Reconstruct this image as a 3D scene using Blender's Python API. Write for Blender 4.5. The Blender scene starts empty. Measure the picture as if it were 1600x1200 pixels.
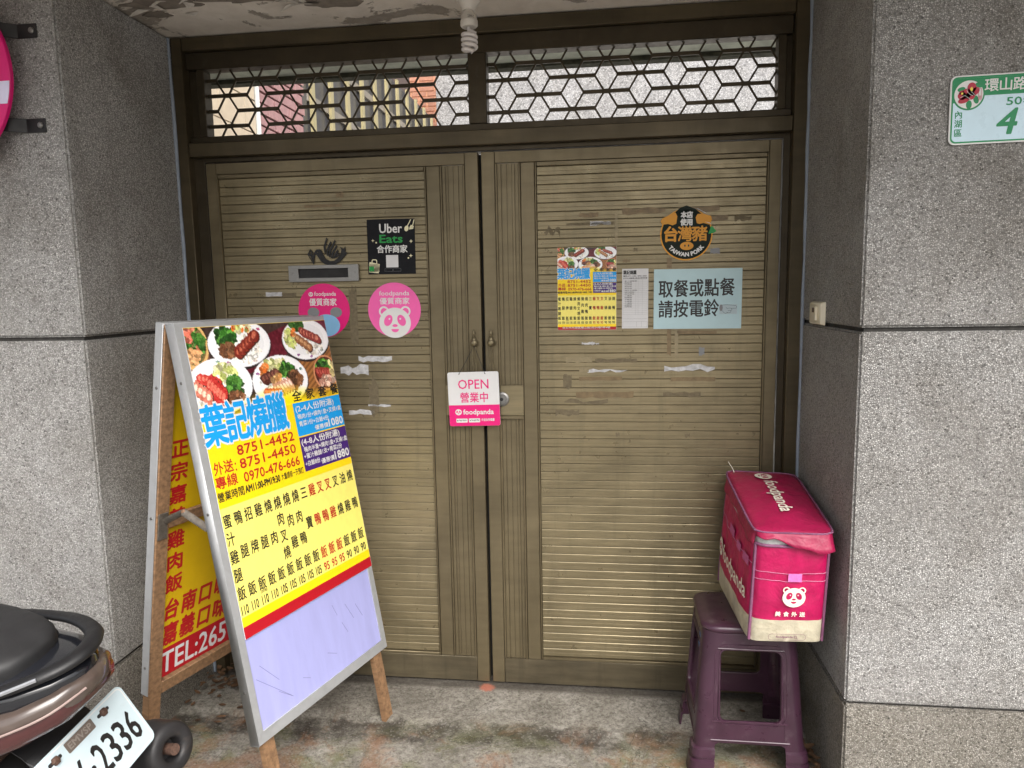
import bpy, bmesh, math, random
import numpy as np
from mathutils import Matrix, Vector
random.seed(7); rng = np.random.default_rng(7)
SC = bpy.context.scene; COL = SC.collection
PI = math.pi
# ------------------------------------------------------------------ camera
cd = bpy.data.cameras.new('camera'); cam = bpy.data.objects.new('camera', cd); COL.objects.link(cam)
cd.sensor_width = 36.0; cd.lens = 36.0*1124.386/1600; cd.clip_start = .02; cd.clip_end = 300
Rr, Ru, Rf = Vector((.99210963,.12401018,-.01843784)), Vector((.00251126,.12737781,.99185109)), Vector((-.1253482,.98407132,-.12606133))
cam.matrix_world = Matrix(((Rr.x,Ru.x,-Rf.x,.41644),(Rr.y,Ru.y,-Rf.y,-2.5),(Rr.z,Ru.z,-Rf.z,1.45003),(0,0,0,1)))
SC.camera = cam
# ------------------------------------------------------------------ sky, sun, exposure
SUN_EL, SUN_AZ = 46.0, 152.0      # degrees; azimuth clockwise from +Y: behind the viewer
wd = bpy.data.worlds.new('World'); SC.world = wd; wd.use_nodes = True
wn, wl = wd.node_tree.nodes, wd.node_tree.links
sky = wn.new('ShaderNodeTexSky'); sky.sky_type = 'NISHITA'; sky.sun_disc = False
sky.sun_elevation = math.radians(SUN_EL); sky.sun_rotation = math.radians(SUN_AZ)
sky.air_density = 1.0; sky.dust_density = 6.0; sky.ozone_density = 1.0
hs = wn.new('ShaderNodeHueSaturation'); hs.inputs['Saturation'].default_value = .35
wl.new(sky.outputs[0], hs.inputs['Color']); wl.new(hs.outputs[0], wn['Background'].inputs[0])
wn['Background'].inputs[1].default_value = .11
sd = bpy.data.lights.new('sun', 'SUN'); sd.energy = 1.25; sd.angle = math.radians(45); sd.color = (1, .965, .92)
sun = bpy.data.objects.new('sun', sd); COL.objects.link(sun)
az, el = math.radians(SUN_AZ), math.radians(SUN_EL)
sun.rotation_euler = Vector((-math.sin(az)*math.cos(el), -math.cos(az)*math.cos(el), -math.sin(el))).to_track_quat('-Z', 'Y').to_euler()
sun.location = (2, -6, 8)
vs = SC.view_settings; vs.view_transform = 'Standard'; vs.look = 'None'; vs.gamma = 1; vs.use_curve_mapping = False
vs.exposure = 1.22

# ------------------------------------------------------------------ materials
def lin(c):
    f = lambda v: v/12.92 if v <= .04045 else ((v+.055)/1.055)**2.4
    return tuple(f(v/255) for v in c)
MATS = {}
def mk(name):
    m = bpy.data.materials.new(name); m.use_nodes = True
    nt = m.node_tree; b = nt.nodes['Principled BSDF']; MATS[name] = m
    return m, nt, nt.nodes, nt.links, b
def coords(nt, rnd=True):
    tc = nt.nodes.new('ShaderNodeTexCoord')
    if not rnd: return tc.outputs['Object']
    oi = nt.nodes.new('ShaderNodeObjectInfo'); mu = nt.nodes.new('ShaderNodeMath'); mu.operation = 'MULTIPLY'; mu.inputs[1].default_value = 37
    nt.links.new(oi.outputs['Random'], mu.inputs[0])
    ad = nt.nodes.new('ShaderNodeVectorMath'); ad.operation = 'ADD'
    nt.links.new(tc.outputs['Object'], ad.inputs[0]); nt.links.new(mu.outputs[0], ad.inputs[1])
    return ad.outputs[0]
def noise(nt, vec, scale, detail=4, rough=.6, dist=0, stretch=None):
    n = nt.nodes.new('ShaderNodeTexNoise'); n.inputs['Scale'].default_value = scale; n.inputs['Detail'].default_value = detail
    n.inputs['Roughness'].default_value = rough; n.inputs['Distortion'].default_value = dist
    if stretch:
        mp = nt.nodes.new('ShaderNodeMapping'); mp.inputs['Scale'].default_value = stretch
        nt.links.new(vec, mp.inputs[0]); vec = mp.outputs[0]
    nt.links.new(vec, n.inputs['Vector']); return n.outputs['Fac']
def ramp(nt, fac, stops, interp='LINEAR'):
    r = nt.nodes.new('ShaderNodeValToRGB'); cr = r.color_ramp; cr.interpolation = interp
    while len(cr.elements) < len(stops): cr.elements.new(.5)
    for e_, (p, c) in zip(cr.elements, stops):
        e_.position = p; e_.color = (c, c, c, 1) if isinstance(c, (int, float)) else (*c, 1)
    nt.links.new(fac, r.inputs[0]); return r.outputs[0]
def mix(nt, fac, a, b, mode='MIX'):
    m = nt.nodes.new('ShaderNodeMix'); m.data_type = 'RGBA'; m.blend_type = mode
    for s, v in ((0, fac), (6, a), (7, b)):
        if hasattr(v, 'is_output'): nt.links.new(v, m.inputs[s])
        elif isinstance(v, (int, float)): m.inputs[s].default_value = v if s == 0 else (v, v, v, 1)
        else: m.inputs[s].default_value = (*v, 1)
    return m.outputs[2]
def mth(nt, op, a, b=0.0, c=None):
    m = nt.nodes.new('ShaderNodeMath'); m.operation = op
    for i, v in enumerate((a, b) if c is None else (a, b, c)):
        if hasattr(v, 'is_output'): nt.links.new(v, m.inputs[i])
        else: m.inputs[i].default_value = v
    return m.outputs[0]
def bump(nt, h, strength=.3, dist=.002):
    b = nt.nodes.new('ShaderNodeBump'); b.inputs['Strength'].default_value = strength; b.inputs['Distance'].default_value = dist
    nt.links.new(h, b.inputs['Height']); return b.outputs[0]
def pm(name, col, rough=.5, metal=0., var=.12, scale=12, bmp=0., bscale=150, rvar=.08, coat=0., spec=.5, stretch=None, dirt=0., dirtcol=(.05,.045,.04), wear=0.):
    """plain painted / plastic / metal surface with tonal variation, roughness wear and fine relief"""
    m, nt, N, L, b = mk(name); v = coords(nt)
    n1 = noise(nt, v, scale, 5, .6, .3, stretch)
    lo = tuple(c*(1-var) for c in col); hi = tuple(min(1, c*(1+var)) for c in col)
    c = ramp(nt, n1, [(.3, lo), (.7, hi)])
    if dirt:
        n3 = noise(nt, v, scale*2.3, 6, .7, .5); c = mix(nt, ramp(nt, n3, [(.55, 0.), (.75, dirt)]), c, dirtcol)
    nrm = None
    if wear:
        ge = N.new('ShaderNodeNewGeometry'); P = ge.outputs['Position']
        c = mix(nt, 1., c, ramp(nt, noise(nt, P, 2.2, 6, .6, .6), [(.3, (1-wear,)*3), (.7, (1+wear,)*3)]), 'MULTIPLY')
        c = mix(nt, ramp(nt, noise(nt, P, 14, 7, .7, .2, (1,1,.10)), [(.54, 0.), (.72, wear*1.4)]), c, tuple(x*.45 for x in col))
        c = mix(nt, ramp(nt, noise(nt, P, 70, 6, .75), [(.62, 0.), (.74, wear*1.2)]), c, tuple(x*1.6+.03 for x in col))
        nrm = bump(nt, noise(nt, P, 5, 2, .5), .35, .012)
    L.new(c, b.inputs['Base Color']); b.inputs['Metallic'].default_value = metal
    if nrm is not None: L.new(nrm, b.inputs['Normal']); bmp = 0
    L.new(ramp(nt, noise(nt, v, scale*3, 4), [(.3, max(.03, rough-rvar)), (.7, min(1, rough+rvar))]), b.inputs['Roughness'])
    b.inputs['Coat Weight'].default_value = coat; b.inputs['Specular IOR Level'].default_value = spec
    if bmp: L.new(bump(nt, noise(nt, v, bscale, 4, .6, 0 if bscale > 20 else .3), bmp, .001 if bscale > 20 else .012), b.inputs['Normal'])
    return m
def ink(name, rgb, rough=.5):
    return pm(name, lin(rgb), rough, var=.04, scale=30)
def stone(name, lo, mid, hi, dark, scale=225, stain=(.30,.25,.18), stainamt=.5, relief=.9):
    """washed granite-chip render: chips as cells, sunk mortar between them"""
    m, nt, N, L, b = mk(name); v = coords(nt, False)
    vo = N.new('ShaderNodeTexVoronoi'); vo.inputs['Scale'].default_value = scale; L.new(v, vo.inputs['Vector'])
    sp = N.new('ShaderNodeSeparateColor'); L.new(vo.outputs['Color'], sp.inputs[0])
    c = ramp(nt, sp.outputs[0], [(0., dark), (.10, lo), (.35, mid), (.8, hi), (1., hi)])
    c2 = mix(nt, mth(nt, 'MULTIPLY', sp.outputs[1], .22), c, tuple(x*y for x, y in zip(mid, (1.02, .94, .82))))
    ve = N.new('ShaderNodeTexVoronoi'); ve.feature = 'DISTANCE_TO_EDGE'; ve.inputs['Scale'].default_value = scale; L.new(v, ve.inputs['Vector'])
    edge = ramp(nt, ve.outputs['Distance'], [(.0, .0), (.22, 1.)])
    c3 = mix(nt, edge, tuple(x*.58 for x in mid), c2)
    big = noise(nt, v, 2.3, 6, .65, .6); big2 = noise(nt, v, 9, 5, .7)
    c4 = mix(nt, mth(nt, 'MULTIPLY', ramp(nt, big, [(.42, 0.), (.72, 1.)]), stainamt), c3, stain, 'MULTIPLY')
    c5 = mix(nt, ramp(nt, big2, [(.3, .22), (.6, 0.)]), c4, tuple(x*.55 for x in mid))
    # sparse black pores
    v3 = N.new('ShaderNodeTexVoronoi'); v3.inputs['Scale'].default_value = scale*.2; L.new(v, v3.inputs['Vector'])
    c6 = mix(nt, ramp(nt, v3.outputs['Distance'], [(.05, .85), (.11, 0.)]), c5, (.02,.02,.02))
    c6 = mix(nt, 1., c6, ramp(nt, noise(nt, v, 1.3, 5, .6, .4), [(.3, (.86,.85,.83)), (.7, (1.08,1.08,1.08))]), 'MULTIPLY')
    c6 = mix(nt, ramp(nt, noise(nt, v, 7, 6, .7, .3, (1,1,.12)), [(.56, 0.), (.72, .28)]), c6, (.17,.155,.13))
    L.new(c6, b.inputs['Base Color']); b.inputs['Roughness'].default_value = .78; b.inputs['Specular IOR Level'].default_value = .3
    h = mth(nt, 'ADD', mth(nt, 'MULTIPLY', edge, .7), mth(nt, 'MULTIPLY', sp.outputs[2], .6))
    L.new(bump(nt, h, relief, .0035), b.inputs['Normal']); return m
WALL = stone('granite_render', (.29,.286,.278), (.45,.445,.436), (.63,.624,.615), (.10,.098,.095))
BASE = stone('dirty_granite_render', (.18,.168,.145), (.32,.30,.268), (.49,.465,.43), (.05,.046,.04), stain=(.62,.6,.5), stainamt=.5)
MORTAR = pm('groove_mortar', (.035,.033,.03), .95, var=.4, scale=60)
BRONZE_C = (.160,.130,.077)
BRONZE = pm('bronze_aluminium', BRONZE_C, .42, .55, var=.10, scale=5, bmp=.05, bscale=60, rvar=.08, stretch=(1,1,8), wear=.25)
BRONZE_H = pm('bronze_aluminium_slat', (.225,.186,.110), .36, .5, var=.14, scale=7, bmp=.05, bscale=60, rvar=.1, stretch=(1,4,14), dirt=.25, dirtcol=(.10,.085,.06), wear=.28)
RAILBR = pm('darkened_bronze_rail', (.105,.086,.053), .5, .45, var=.2, scale=6, stretch=(1,1,8), wear=.35)  # grime plus a painted-in reflection of the ground darken this bronze
FRAMEBR = pm('bronze_aluminium_frame', (.085,.067,.039), .42, .55, var=.12, scale=5, stretch=(1,1,8), wear=.25)
DARKBR = pm('dark_bronze', (.055,.043,.026), .42, .6, var=.2, scale=9, dirt=.2, dirtcol=(.12,.11,.1))
BLACK = pm('black_rubber', (.012,.012,.013), .7, var=.3)
BLACKP = pm('black_plastic', (.009,.009,.010), .48, var=.2, bmp=.25, bscale=900)
BLACKG = pm('black_gloss', (.01,.01,.011), .12, var=.2, coat=.6)
SEALANT = pm('sealant', (.24,.28,.34), .55, var=.15, scale=20)
STEEL = pm('brushed_steel', (.26,.255,.245), .42, .9, var=.1, scale=30, stretch=(1,30,30), dirt=.2)
ALU = pm('aluminium', (.40,.41,.42), .45, .4, var=.1, scale=14, bmp=.06, bscale=120, dirt=.25, dirtcol=(.25,.24,.22))
WOOD = pm('weathered_wood', (.20,.112,.055), .75, var=.4, scale=9, bmp=.5, bscale=60, stretch=(9,9,.8))
BRASS = pm('aged_brass', (.19,.16,.10), .5, .7, var=.3, scale=60)
GOLDBAR = pm('brass_anodised', (.46,.40,.22), .35, .35, var=.1)
WHITE = pm('white_ink', (.66,.66,.65), .5, var=.04)
PAPER = pm('white_paper', (.61,.61,.62), .6, var=.05)
YEL = ink('yellow_print', (240,206,10)); CREAM = ink('pale_yellow_print', (236,222,112)); RED = ink('red_print', (168,10,28)); DRED = ink('dark_red_ink', (170,20,25))
BLUE = ink('cyan_blue_print', (10,150,222)); PURP = ink('purple_print', (62,28,110)); INK = ink('black_ink', (28,26,26)); GREY = ink('grey_ink', (120,122,125))
MAG = pm('magenta_print', lin((214,0,112)), .4, var=.05, coat=.1); PINK = pm('pink_print', lin((232,92,166)), .4, var=.05)
LBLUE = ink('pale_blue_print', (126,176,214)); BLUEPAPER = pm('pale_blue_paper', lin((168,196,202)), .4, var=.05, coat=.3)
GREEN = ink('green_print', (0,128,76)); GRN2 = ink('bright_green_print', (16,140,60)); GOLD = ink('gold_print', (205,140,25)); DKG = ink('dark_green_print', (22,40,30)); CREAMI = ink('cream_ink', (222,216,180))
SIGNW = pm('sign_enamel', lin((180,208,222)), .3, var=.05, coat=.3)
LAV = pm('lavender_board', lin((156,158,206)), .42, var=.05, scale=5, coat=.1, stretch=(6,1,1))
PURPLE_P = pm('purple_plastic', (.040,.015,.029), .34, var=.18, scale=10, bmp=.04, bscale=90, coat=.15, wear=.22, dirt=.35, dirtcol=(.14,.11,.12))
BAGM = pm('magenta_nylon', lin((170,4,76)), .5, var=.16, scale=16, bmp=.7, bscale=11, dirt=.3, dirtcol=lin((110,20,60)))
BAGW = pm('soiled_white_nylon', lin((186,178,156)), .6, var=.2, scale=22, bmp=.7, bscale=12, dirt=.6, dirtcol=lin((130,120,95)))
PIPING = pm('mauve_piping', lin((122,74,104)), .7, var=.2, scale=50, bmp=.3, bscale=300)
BAGLOGO = ink('bag_logo_ink', (226,220,205)); LOGOFADE = ink('faded_logo_ink', (198,120,150))
FOIL = pm('bag_lining', (.45,.46,.45), .4, .3, var=.2, scale=40, bmp=.4, bscale=120)

# ------------------------------------------------------------------ mesh helpers
class MB:
    def __init__(s): s.v = []; s.f = []
    def add(s, v, f):
        o = len(s.v); s.v += [tuple(p) for p in v]; s.f += [tuple(i+o for i in q) for q in f]; return s
    def box(s, x0, x1, y0, y1, z0, z1):
        return s.add([(x0,y0,z0),(x1,y0,z0),(x1,y1,z0),(x0,y1,z0),(x0,y0,z1),(x1,y0,z1),(x1,y1,z1),(x0,y1,z1)],
                     [(0,3,2,1),(4,5,6,7),(0,1,5,4),(1,2,6,5),(2,3,7,6),(3,0,4,7)])
    def loft(s, rings, cap=True, closed=True):
        o = len(s.v); n = len(rings[0])
        for r in rings: s.v += [tuple(p) for p in r]
        for i in range(len(rings)-1):
            for j in range(n if closed else n-1):
                a = o+i*n+j; b = o+i*n+(j+1) % n; s.f.append((a, b, b+n, a+n))
        if cap and closed:
            s.f.append(tuple(o+j for j in reversed(range(n)))); s.f.append(tuple(o+(len(rings)-1)*n+j for j in range(n)))
        return s
    def tube(s, path, r, n=8, cap=True, flat=1.0, up=None):
        P = [Vector(p) for p in path]; rs = r if isinstance(r, (list, tuple)) else [r]*len(P); rings = []
        a = None
        for i, p in enumerate(P):
            t = (P[min(i+1, len(P)-1)]-P[max(i-1, 0)]).normalized()
            if a is None:
                a = Vector(up) if up else (Vector((0,0,1)) if abs(t.z) < .9 else Vector((1,0,0)))
            a = (a-t*a.dot(t)).normalized(); b = t.cross(a)
            rings.append([p+(a*math.cos(k*2*PI/n)*flat+b*math.sin(k*2*PI/n))*rs[i] for k in range(n)])
        return s.loft(rings, cap)
    def lathe(s, prof, c=(0,0,0), n=20, axis='z'):
        rings = []
        for r, h in prof:
            ring = []
            for k in range(n):
                a = k*2*PI/n; q = (r*math.cos(a), r*math.sin(a), h)
                if axis == 'y': q = (q[0], -q[2], q[1])
                if axis == 'x': q = (q[2], q[0], q[1])
                ring.append((q[0]+c[0], q[1]+c[1], q[2]+c[2]))
            rings.append(ring)
        return s.loft(rings)
    def sphere(s, c, r, n=8, m=5, sc=(1,1,1)):
        return s.add(*[[(c[0]+r*sc[0]*math.sin(PI*(i+.5)/(m))*math.cos(2*PI*k/n), c[1]+r*sc[1]*math.sin(PI*(i+.5)/(m))*math.sin(2*PI*k/n), c[2]+r*sc[2]*math.cos(PI*(i+.5)/m)) for i in range(m) for k in range(n)],
            [(i*n+k, (i+1)*n+k, (i+1)*n+(k+1) % n, i*n+(k+1) % n) for i in range(m-1) for k in range(n)]+[tuple(range(n)), tuple((m-1)*n+k for k in reversed(range(n)))]])
    def poly(s, pts, z=0.):
        return s.add([(p[0], p[1], z) for p in pts], [tuple(range(len(pts)))])
    def mesh(s, name='m', bev=0., seg=1, smooth=None, xf=None):
        me = bpy.data.meshes.new(name); me.from_pydata([tuple(xf @ Vector(p)) for p in s.v] if xf else s.v, [], s.f)
        bm = bmesh.new(); bm.from_mesh(me); bmesh.ops.recalc_face_normals(bm, faces=bm.faces)
        if bev: bmesh.ops.bevel(bm, geom=[e for e in bm.edges if len(e.link_faces) == 2 and e.calc_face_angle(0) > .5], offset=bev, segments=seg, affect='EDGES', clamp_overlap=True)
        bm.to_mesh(me); bm.free()
        if smooth:
            for p in me.polygons: p.use_smooth = True
            me.set_sharp_from_angle(angle=math.radians(smooth))
        return me
WM = {}
def obj(name, me, mat, parent=None, local=False, mw=None):
    if isinstance(me, MB): me = me.mesh(name)
    o = bpy.data.objects.new(name, me); COL.objects.link(o)
    if mat and not me.materials: me.materials.append(mat)
    if mw is not None: o.matrix_basis = mw
    if parent is not None:
        o.parent = parent
        if not local: o.matrix_parent_inverse = WM[parent.name].inverted()
        WM[o.name] = (WM[parent.name] @ o.matrix_basis) if local else o.matrix_basis.copy()
    else: WM[o.name] = o.matrix_basis.copy()
    return o
def tag(o, label, cat, group=None, kind=None):
    if label: o['label'] = label
    if cat: o['category'] = cat
    if group: o['group'] = group
    if kind: o['kind'] = kind
    return o
def thing(name, label, cat, loc=(0,0,0), group=None, mw=None):
    o = bpy.data.objects.new(name, None); COL.objects.link(o); o.empty_display_size = .1
    o.matrix_basis = mw if mw is not None else Matrix.Translation(loc); WM[o.name] = o.matrix_basis.copy()
    return tag(o, label, cat, group)
def box(name, parent, mat, x0, x1, y0, y1, z0, z1, bev=.0, seg=1):
    return obj(name, MB().box(x0,x1,y0,y1,z0,z1).mesh(name, bev, seg, 40 if bev else None), mat, parent)
def frame_mat(o, x, y):      # matrix with local x, y axes and z = x cross y
    x = Vector(x).normalized(); y = Vector(y); z = x.cross(y).normalized(); y = z.cross(x)
    return Matrix(((x.x,y.x,z.x,o[0]),(x.y,y.y,z.y,o[1]),(x.z,y.z,z.z,o[2]),(0,0,0,1)))
def wall_mat(x, y, z, rot=0.):   # a sheet hung on a surface that faces -Y
    c, s = math.cos(rot), math.sin(rot); return frame_mat((x, y, z), (c, 0, s), (-s, 0, c))
# ---- outline -> mesh with holes, thickness and soft edge
def shape(polys, ext=.0003, bev=0., name='s'):
    c = bpy.data.curves.new('c', 'CURVE'); c.dimensions = '2D'; c.fill_mode = 'BOTH'; c.extrude = ext; c.bevel_depth = bev; c.bevel_resolution = 1
    for p in polys:
        s = c.splines.new('POLY'); s.points.add(len(p)-1); s.use_cyclic_u = True
        for q, t in zip(s.points, p): q.co = (t[0], t[1], 0, 1)
    o = bpy.data.objects.new('tmp', c); COL.objects.link(o)
    me = bpy.data.meshes.new_from_object(o); bpy.data.objects.remove(o); bpy.data.curves.remove(c)
    return me
def ell(cx, cy, rx, ry=None, n=40, a0=0, a1=2*PI, rot=0.):
    ry = rx if ry is None else ry; full = abs(a1-a0-2*PI) < 1e-6; k = n if full else n+1; out = []
    for i in range(k):
        t = a0+(a1-a0)*i/n; x, y = rx*math.cos(t), ry*math.sin(t)
        out.append((cx+x*math.cos(rot)-y*math.sin(rot), cy+x*math.sin(rot)+y*math.cos(rot)))
    return out
def rrect(x0, y0, x1, y1, r, n=5):
    out = []
    for cx, cy, a in ((x1-r,y1-r,0),(x0+r,y1-r,PI/2),(x0+r,y0+r,PI),(x1-r,y0+r,1.5*PI)):
        out += [(cx+r*math.cos(a+PI/2*i/n), cy+r*math.sin(a+PI/2*i/n)) for i in range(n+1)]
    return out
# ---- lettering
GL = {}
def glyphs(s):
    if s not in GL:
        c = bpy.data.curves.new('t', 'FONT'); c.body = s; c.resolution_u = 2
        o = bpy.data.objects.new('tmp', c); COL.objects.link(o)
        me = bpy.data.meshes.new_from_object(o)
        v = np.empty(len(me.vertices)*3); me.vertices.foreach_get('co', v); v = v.reshape(-1, 3)[:, :2]
        GL[s] = (v, [tuple(p.vertices) for p in me.polygons])
        bpy.data.objects.remove(o); bpy.data.curves.remove(c); bpy.data.meshes.remove(me)
    return GL[s]
def cjk(s): return any(ord(ch) > 0x2e80 for ch in s)
def text_into(mb, s, x0, y0, x1, y1, z=.0006, bold=0., slant=0., fn=None):
    v, f = glyphs(s)
    if not len(v): return
    lo, hi = v.min(0).copy(), v.max(0).copy()
    if cjk(s):
        r = glyphs('國')[0]; lo[1], hi[1] = r[:, 1].min(), r[:, 1].max()
        if len(s) == 1: lo[0], hi[0] = r[:, 0].min(), r[:, 0].max()
    q = (v-lo)/(hi-lo); X = x0+q[:, 0]*(x1-x0)+slant*q[:, 1]*(y1-y0); Y = y0+q[:, 1]*(y1-y0)
    offs = [(0, 0)] if not bold else [(0,0)]+[(bold*math.cos(k*PI/3), bold*math.sin(k*PI/3)) for k in range(6)]
    for i, (a, b) in enumerate(offs):
        if fn: pts = [fn(x+a, y+b, z+i*1.5e-5) for x, y in zip(X, Y)]
        else: pts = [(x+a, y+b, z+i*1.5e-5) for x, y in zip(X, Y)]
        mb.add(pts, f)
def lettering(parent, mat, items, z=.0006, name='lettering', fn=None, world=False):
    mb = MB()
    for it in items:
        s, x0, y0, x1, y1 = it[:5]; text_into(mb, s, x0, y0, x1, y1, z, it[5] if len(it) > 5 else 0., it[6] if len(it) > 6 else 0., fn)
    me = bpy.data.meshes.new(name); me.from_pydata(mb.v, [], mb.f)
    return obj(name, me, mat, parent, local=not world)
def flat(parent, mat, polys, z, name='print', ext=.0001, fn=None):
    """flat printed areas; each entry is an outline or a list [outline, hole, ...]"""
    out = []; many = len(polys) > 8
    mb = MB()
    for p in polys:
        if not many: mb = MB()
        ps = p if isinstance(p[0][0], (tuple, list)) else [p]
        me = shape(ps, ext); mb.add([v.co[:] for v in me.vertices], [tuple(q.vertices) for q in me.polygons]); bpy.data.meshes.remove(me)
        if many and p is not polys[-1]: continue
        me = bpy.data.meshes.new(name); me.from_pydata([fn(a, b, c+z) if fn else (a, b, c+z) for a, b, c in mb.v], [], mb.f)
        o = obj(name, me, mat, parent, local=fn is None); out.append(o)
        if many: o['kind'] = 'stuff'
    return out[-1]
def R4(x0, y0, x1, y1): return [(x0,y0),(x1,y0),(x1,y1),(x0,y1)]
def strip(pts, w):      # polyline -> thin outline polygon
    L_, R_ = [], []
    for i, p in enumerate(pts):
        a = Vector(pts[max(i-1,0)]); b = Vector(pts[min(i+1,len(pts)-1)]); t = (b-a).normalized(); n = Vector((-t.y, t.x))*w/2
        L_.append((p[0]+n.x, p[1]+n.y)); R_.append((p[0]-n.x, p[1]-n.y))
    return L_+R_[::-1]

# ================================================================== SETTING
def concrete_ground():
    m, nt, N, L, b = mk('worn_concrete'); v = coords(nt, False)
    sx = N.new('ShaderNodeSeparateXYZ'); L.new(v, sx.inputs[0])
    n1 = noise(nt, v, 5, 8, .7, .6); n2 = noise(nt, v, 55, 9, .8); n3 = noise(nt, v, 3.1, 6, .7, 1.0)
    c = ramp(nt, n1, [(.30, (.17,.155,.13)), (.5, (.31,.29,.25)), (.70, (.45,.425,.38))])
    c = mix(nt, ramp(nt, n2, [(.38, .7), (.56, 0.)]), c, (.07,.062,.05))
    c = mix(nt, ramp(nt, n2, [(.60, 0.), (.72, .7)]), c, (.52,.50,.46))
    warp = mth(nt, 'ADD', sx.outputs[1], mth(nt, 'MULTIPLY', mth(nt, 'SUBTRACT', noise(nt, v, 6, 6, .7), .5), .16))
    warp = mth(nt, 'ADD', warp, mth(nt, 'MULTIPLY', sx.outputs[0], -.03))
    band = ramp(nt, mth(nt, 'ADD', mth(nt, 'MULTIPLY', warp, 1.), 1.), [(.62, 0.), (.66, 1.), (.735, .9), (.755, 0.)])
    band = mth(nt, 'MULTIPLY', band, ramp(nt, noise(nt, v, 9, 6, .75), [(.38, .15), (.56, .95)]))
    c = mix(nt, band, c, (.05,.042,.034))
    # moss
    moss = mth(nt, 'MULTIPLY', ramp(nt, n3, [(.46, 0.), (.60, .6)]), ramp(nt, mth(nt, 'ADD', sx.outputs[1], 1.), [(.6, 1.), (.78, 0.)]))
    c = mix(nt, moss, c, (.16,.17,.06))
    # rust / brick coloured patches
    n4 = noise(nt, v, 4.3, 7, .72, .4, None)
    c = mix(nt, mth(nt, 'MULTIPLY', ramp(nt, n4, [(.50, 0.), (.60, .6)]), ramp(nt, mth(nt, 'ADD', sx.outputs[1], 1.), [(.62, 1.), (.8, 0.)])), c, (.30,.155,.085))
    # hairline cracks and grit
    cr = mth(nt, 'ABSOLUTE', mth(nt, 'SUBTRACT', noise(nt, v, 3.4, 7, .62, .8), .5))
    c = mix(nt, mth(nt, 'MULTIPLY', ramp(nt, cr, [(.0, .85), (.006, 0.)]), ramp(nt, n3, [(.42, 0.), (.56, 1.)])), c, (.03,.027,.022))
    gv_ = N.new('ShaderNodeTexVoronoi'); gv_.inputs['Scale'].default_value = 170; L.new(v, gv_.inputs['Vector'])
    gs = N.new('ShaderNodeSeparateColor'); L.new(gv_.outputs['Color'], gs.inputs[0])
    c = mix(nt, ramp(nt, gs.outputs[0], [(.86, 0.), (.93, .22)]), c, (.46,.44,.40)); c = mix(nt, ramp(nt, gs.outputs[1], [(.86, 0.), (.93, .35)]), c, (.07,.062,.05))
    sill = ramp(nt, mth(nt, 'ADD', mth(nt, 'ADD', sx.outputs[1], 1.), mth(nt, 'MULTIPLY', n2, .05)), [(.975, 0.), (1.01, .75)])
    c = mix(nt, sill, c, (.06,.05,.04))
    # salmon paint blot by the door gap
    dx = mth(nt, 'MULTIPLY', sx.outputs[0], 1.); 
    d2 = mth(nt, 'SQRT', mth(nt, 'ADD', mth(nt, 'POWER', mth(nt, 'ADD', sx.outputs[0], .012), 2.), mth(nt, 'POWER', mth(nt, 'ADD', sx.outputs[1], .03), 2.)))
    blot = ramp(nt, mth(nt, 'ADD', d2, mth(nt, 'MULTIPLY', mth(nt, 'SUBTRACT', n2, .5), .06)), [(.018, .85), (.032, 0.)])
    c = mix(nt, blot, c, (.50,.17,.11))
    L.new(c, b.inputs['Base Color']); L.new(ramp(nt, n1, [(.3, .7), (.7, .95)]), b.inputs['Roughness']); b.inputs['Specular IOR Level'].default_value = .25
    h = mth(nt, 'ADD', mth(nt, 'MULTIPLY', n2, .6), mth(nt, 'MULTIPLY', noise(nt, v, 160, 4, .8), .5))
    L.new(bump(nt, h, 1., .010), b.inputs['Normal']); return m
CONC = concrete_ground()
YARD = pm('courtyard_paving', (.6,.59,.56), .85, var=.15, scale=4)
ASPH = pm('street_concrete', (.25,.24,.22), .9, var=.3, scale=3, bmp=.6, bscale=120, dirt=.4)
def hn(x, y): return math.sin(x*7.3+1.7*math.sin(y*5.1))*math.sin(y*8.9+2.1*math.sin(x*4.7))+.5*math.sin(x*23+y*17)*math.sin(y*29-x*11)
def gz(x, y):
    t = min(1, max(0, (-y-.25)/.75)); edge = -.262+.012*hn(x*1.3, 3.)+.01*math.sin(x*31)
    return -.010*t*t - (.007 if y < edge and x < .55 else 0) + .0012*hn(x*3, y*3)-.001
nx, ny = 210, 120
X0, X1, Y0, Y1 = -1.12, 1.10, -1.05, .26
gv = [(X0+(X1-X0)*i/nx, Y0+(Y1-Y0)*j/ny) for j in range(ny+1) for i in range(nx+1)]
mb = MB().add([(x, y, gz(x, y)) for x, y in gv], [(j*(nx+1)+i, j*(nx+1)+i+1, (j+1)*(nx+1)+i+1, (j+1)*(nx+1)+i) for j in range(ny) for i in range(nx)])
tag(obj('doorstep', mb.mesh('doorstep', smooth=50), CONC), None, None, kind='structure')
mb = MB(); S = 60
mb.add([(a,b_,-.014) for a, b_ in ((-S,-S),(S,-S),(S,S),(-S,S))], [(0,1,2,3)])
tag(obj('ground', mb, ASPH), None, None, kind='structure')
tag(obj('courtyard_paving', MB().box(-1.6, 4.4, .22, 5.93, -.013, -.009), YARD), None, None, kind='structure')  # unseen floor, added pale to bounce light up under the slab

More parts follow.
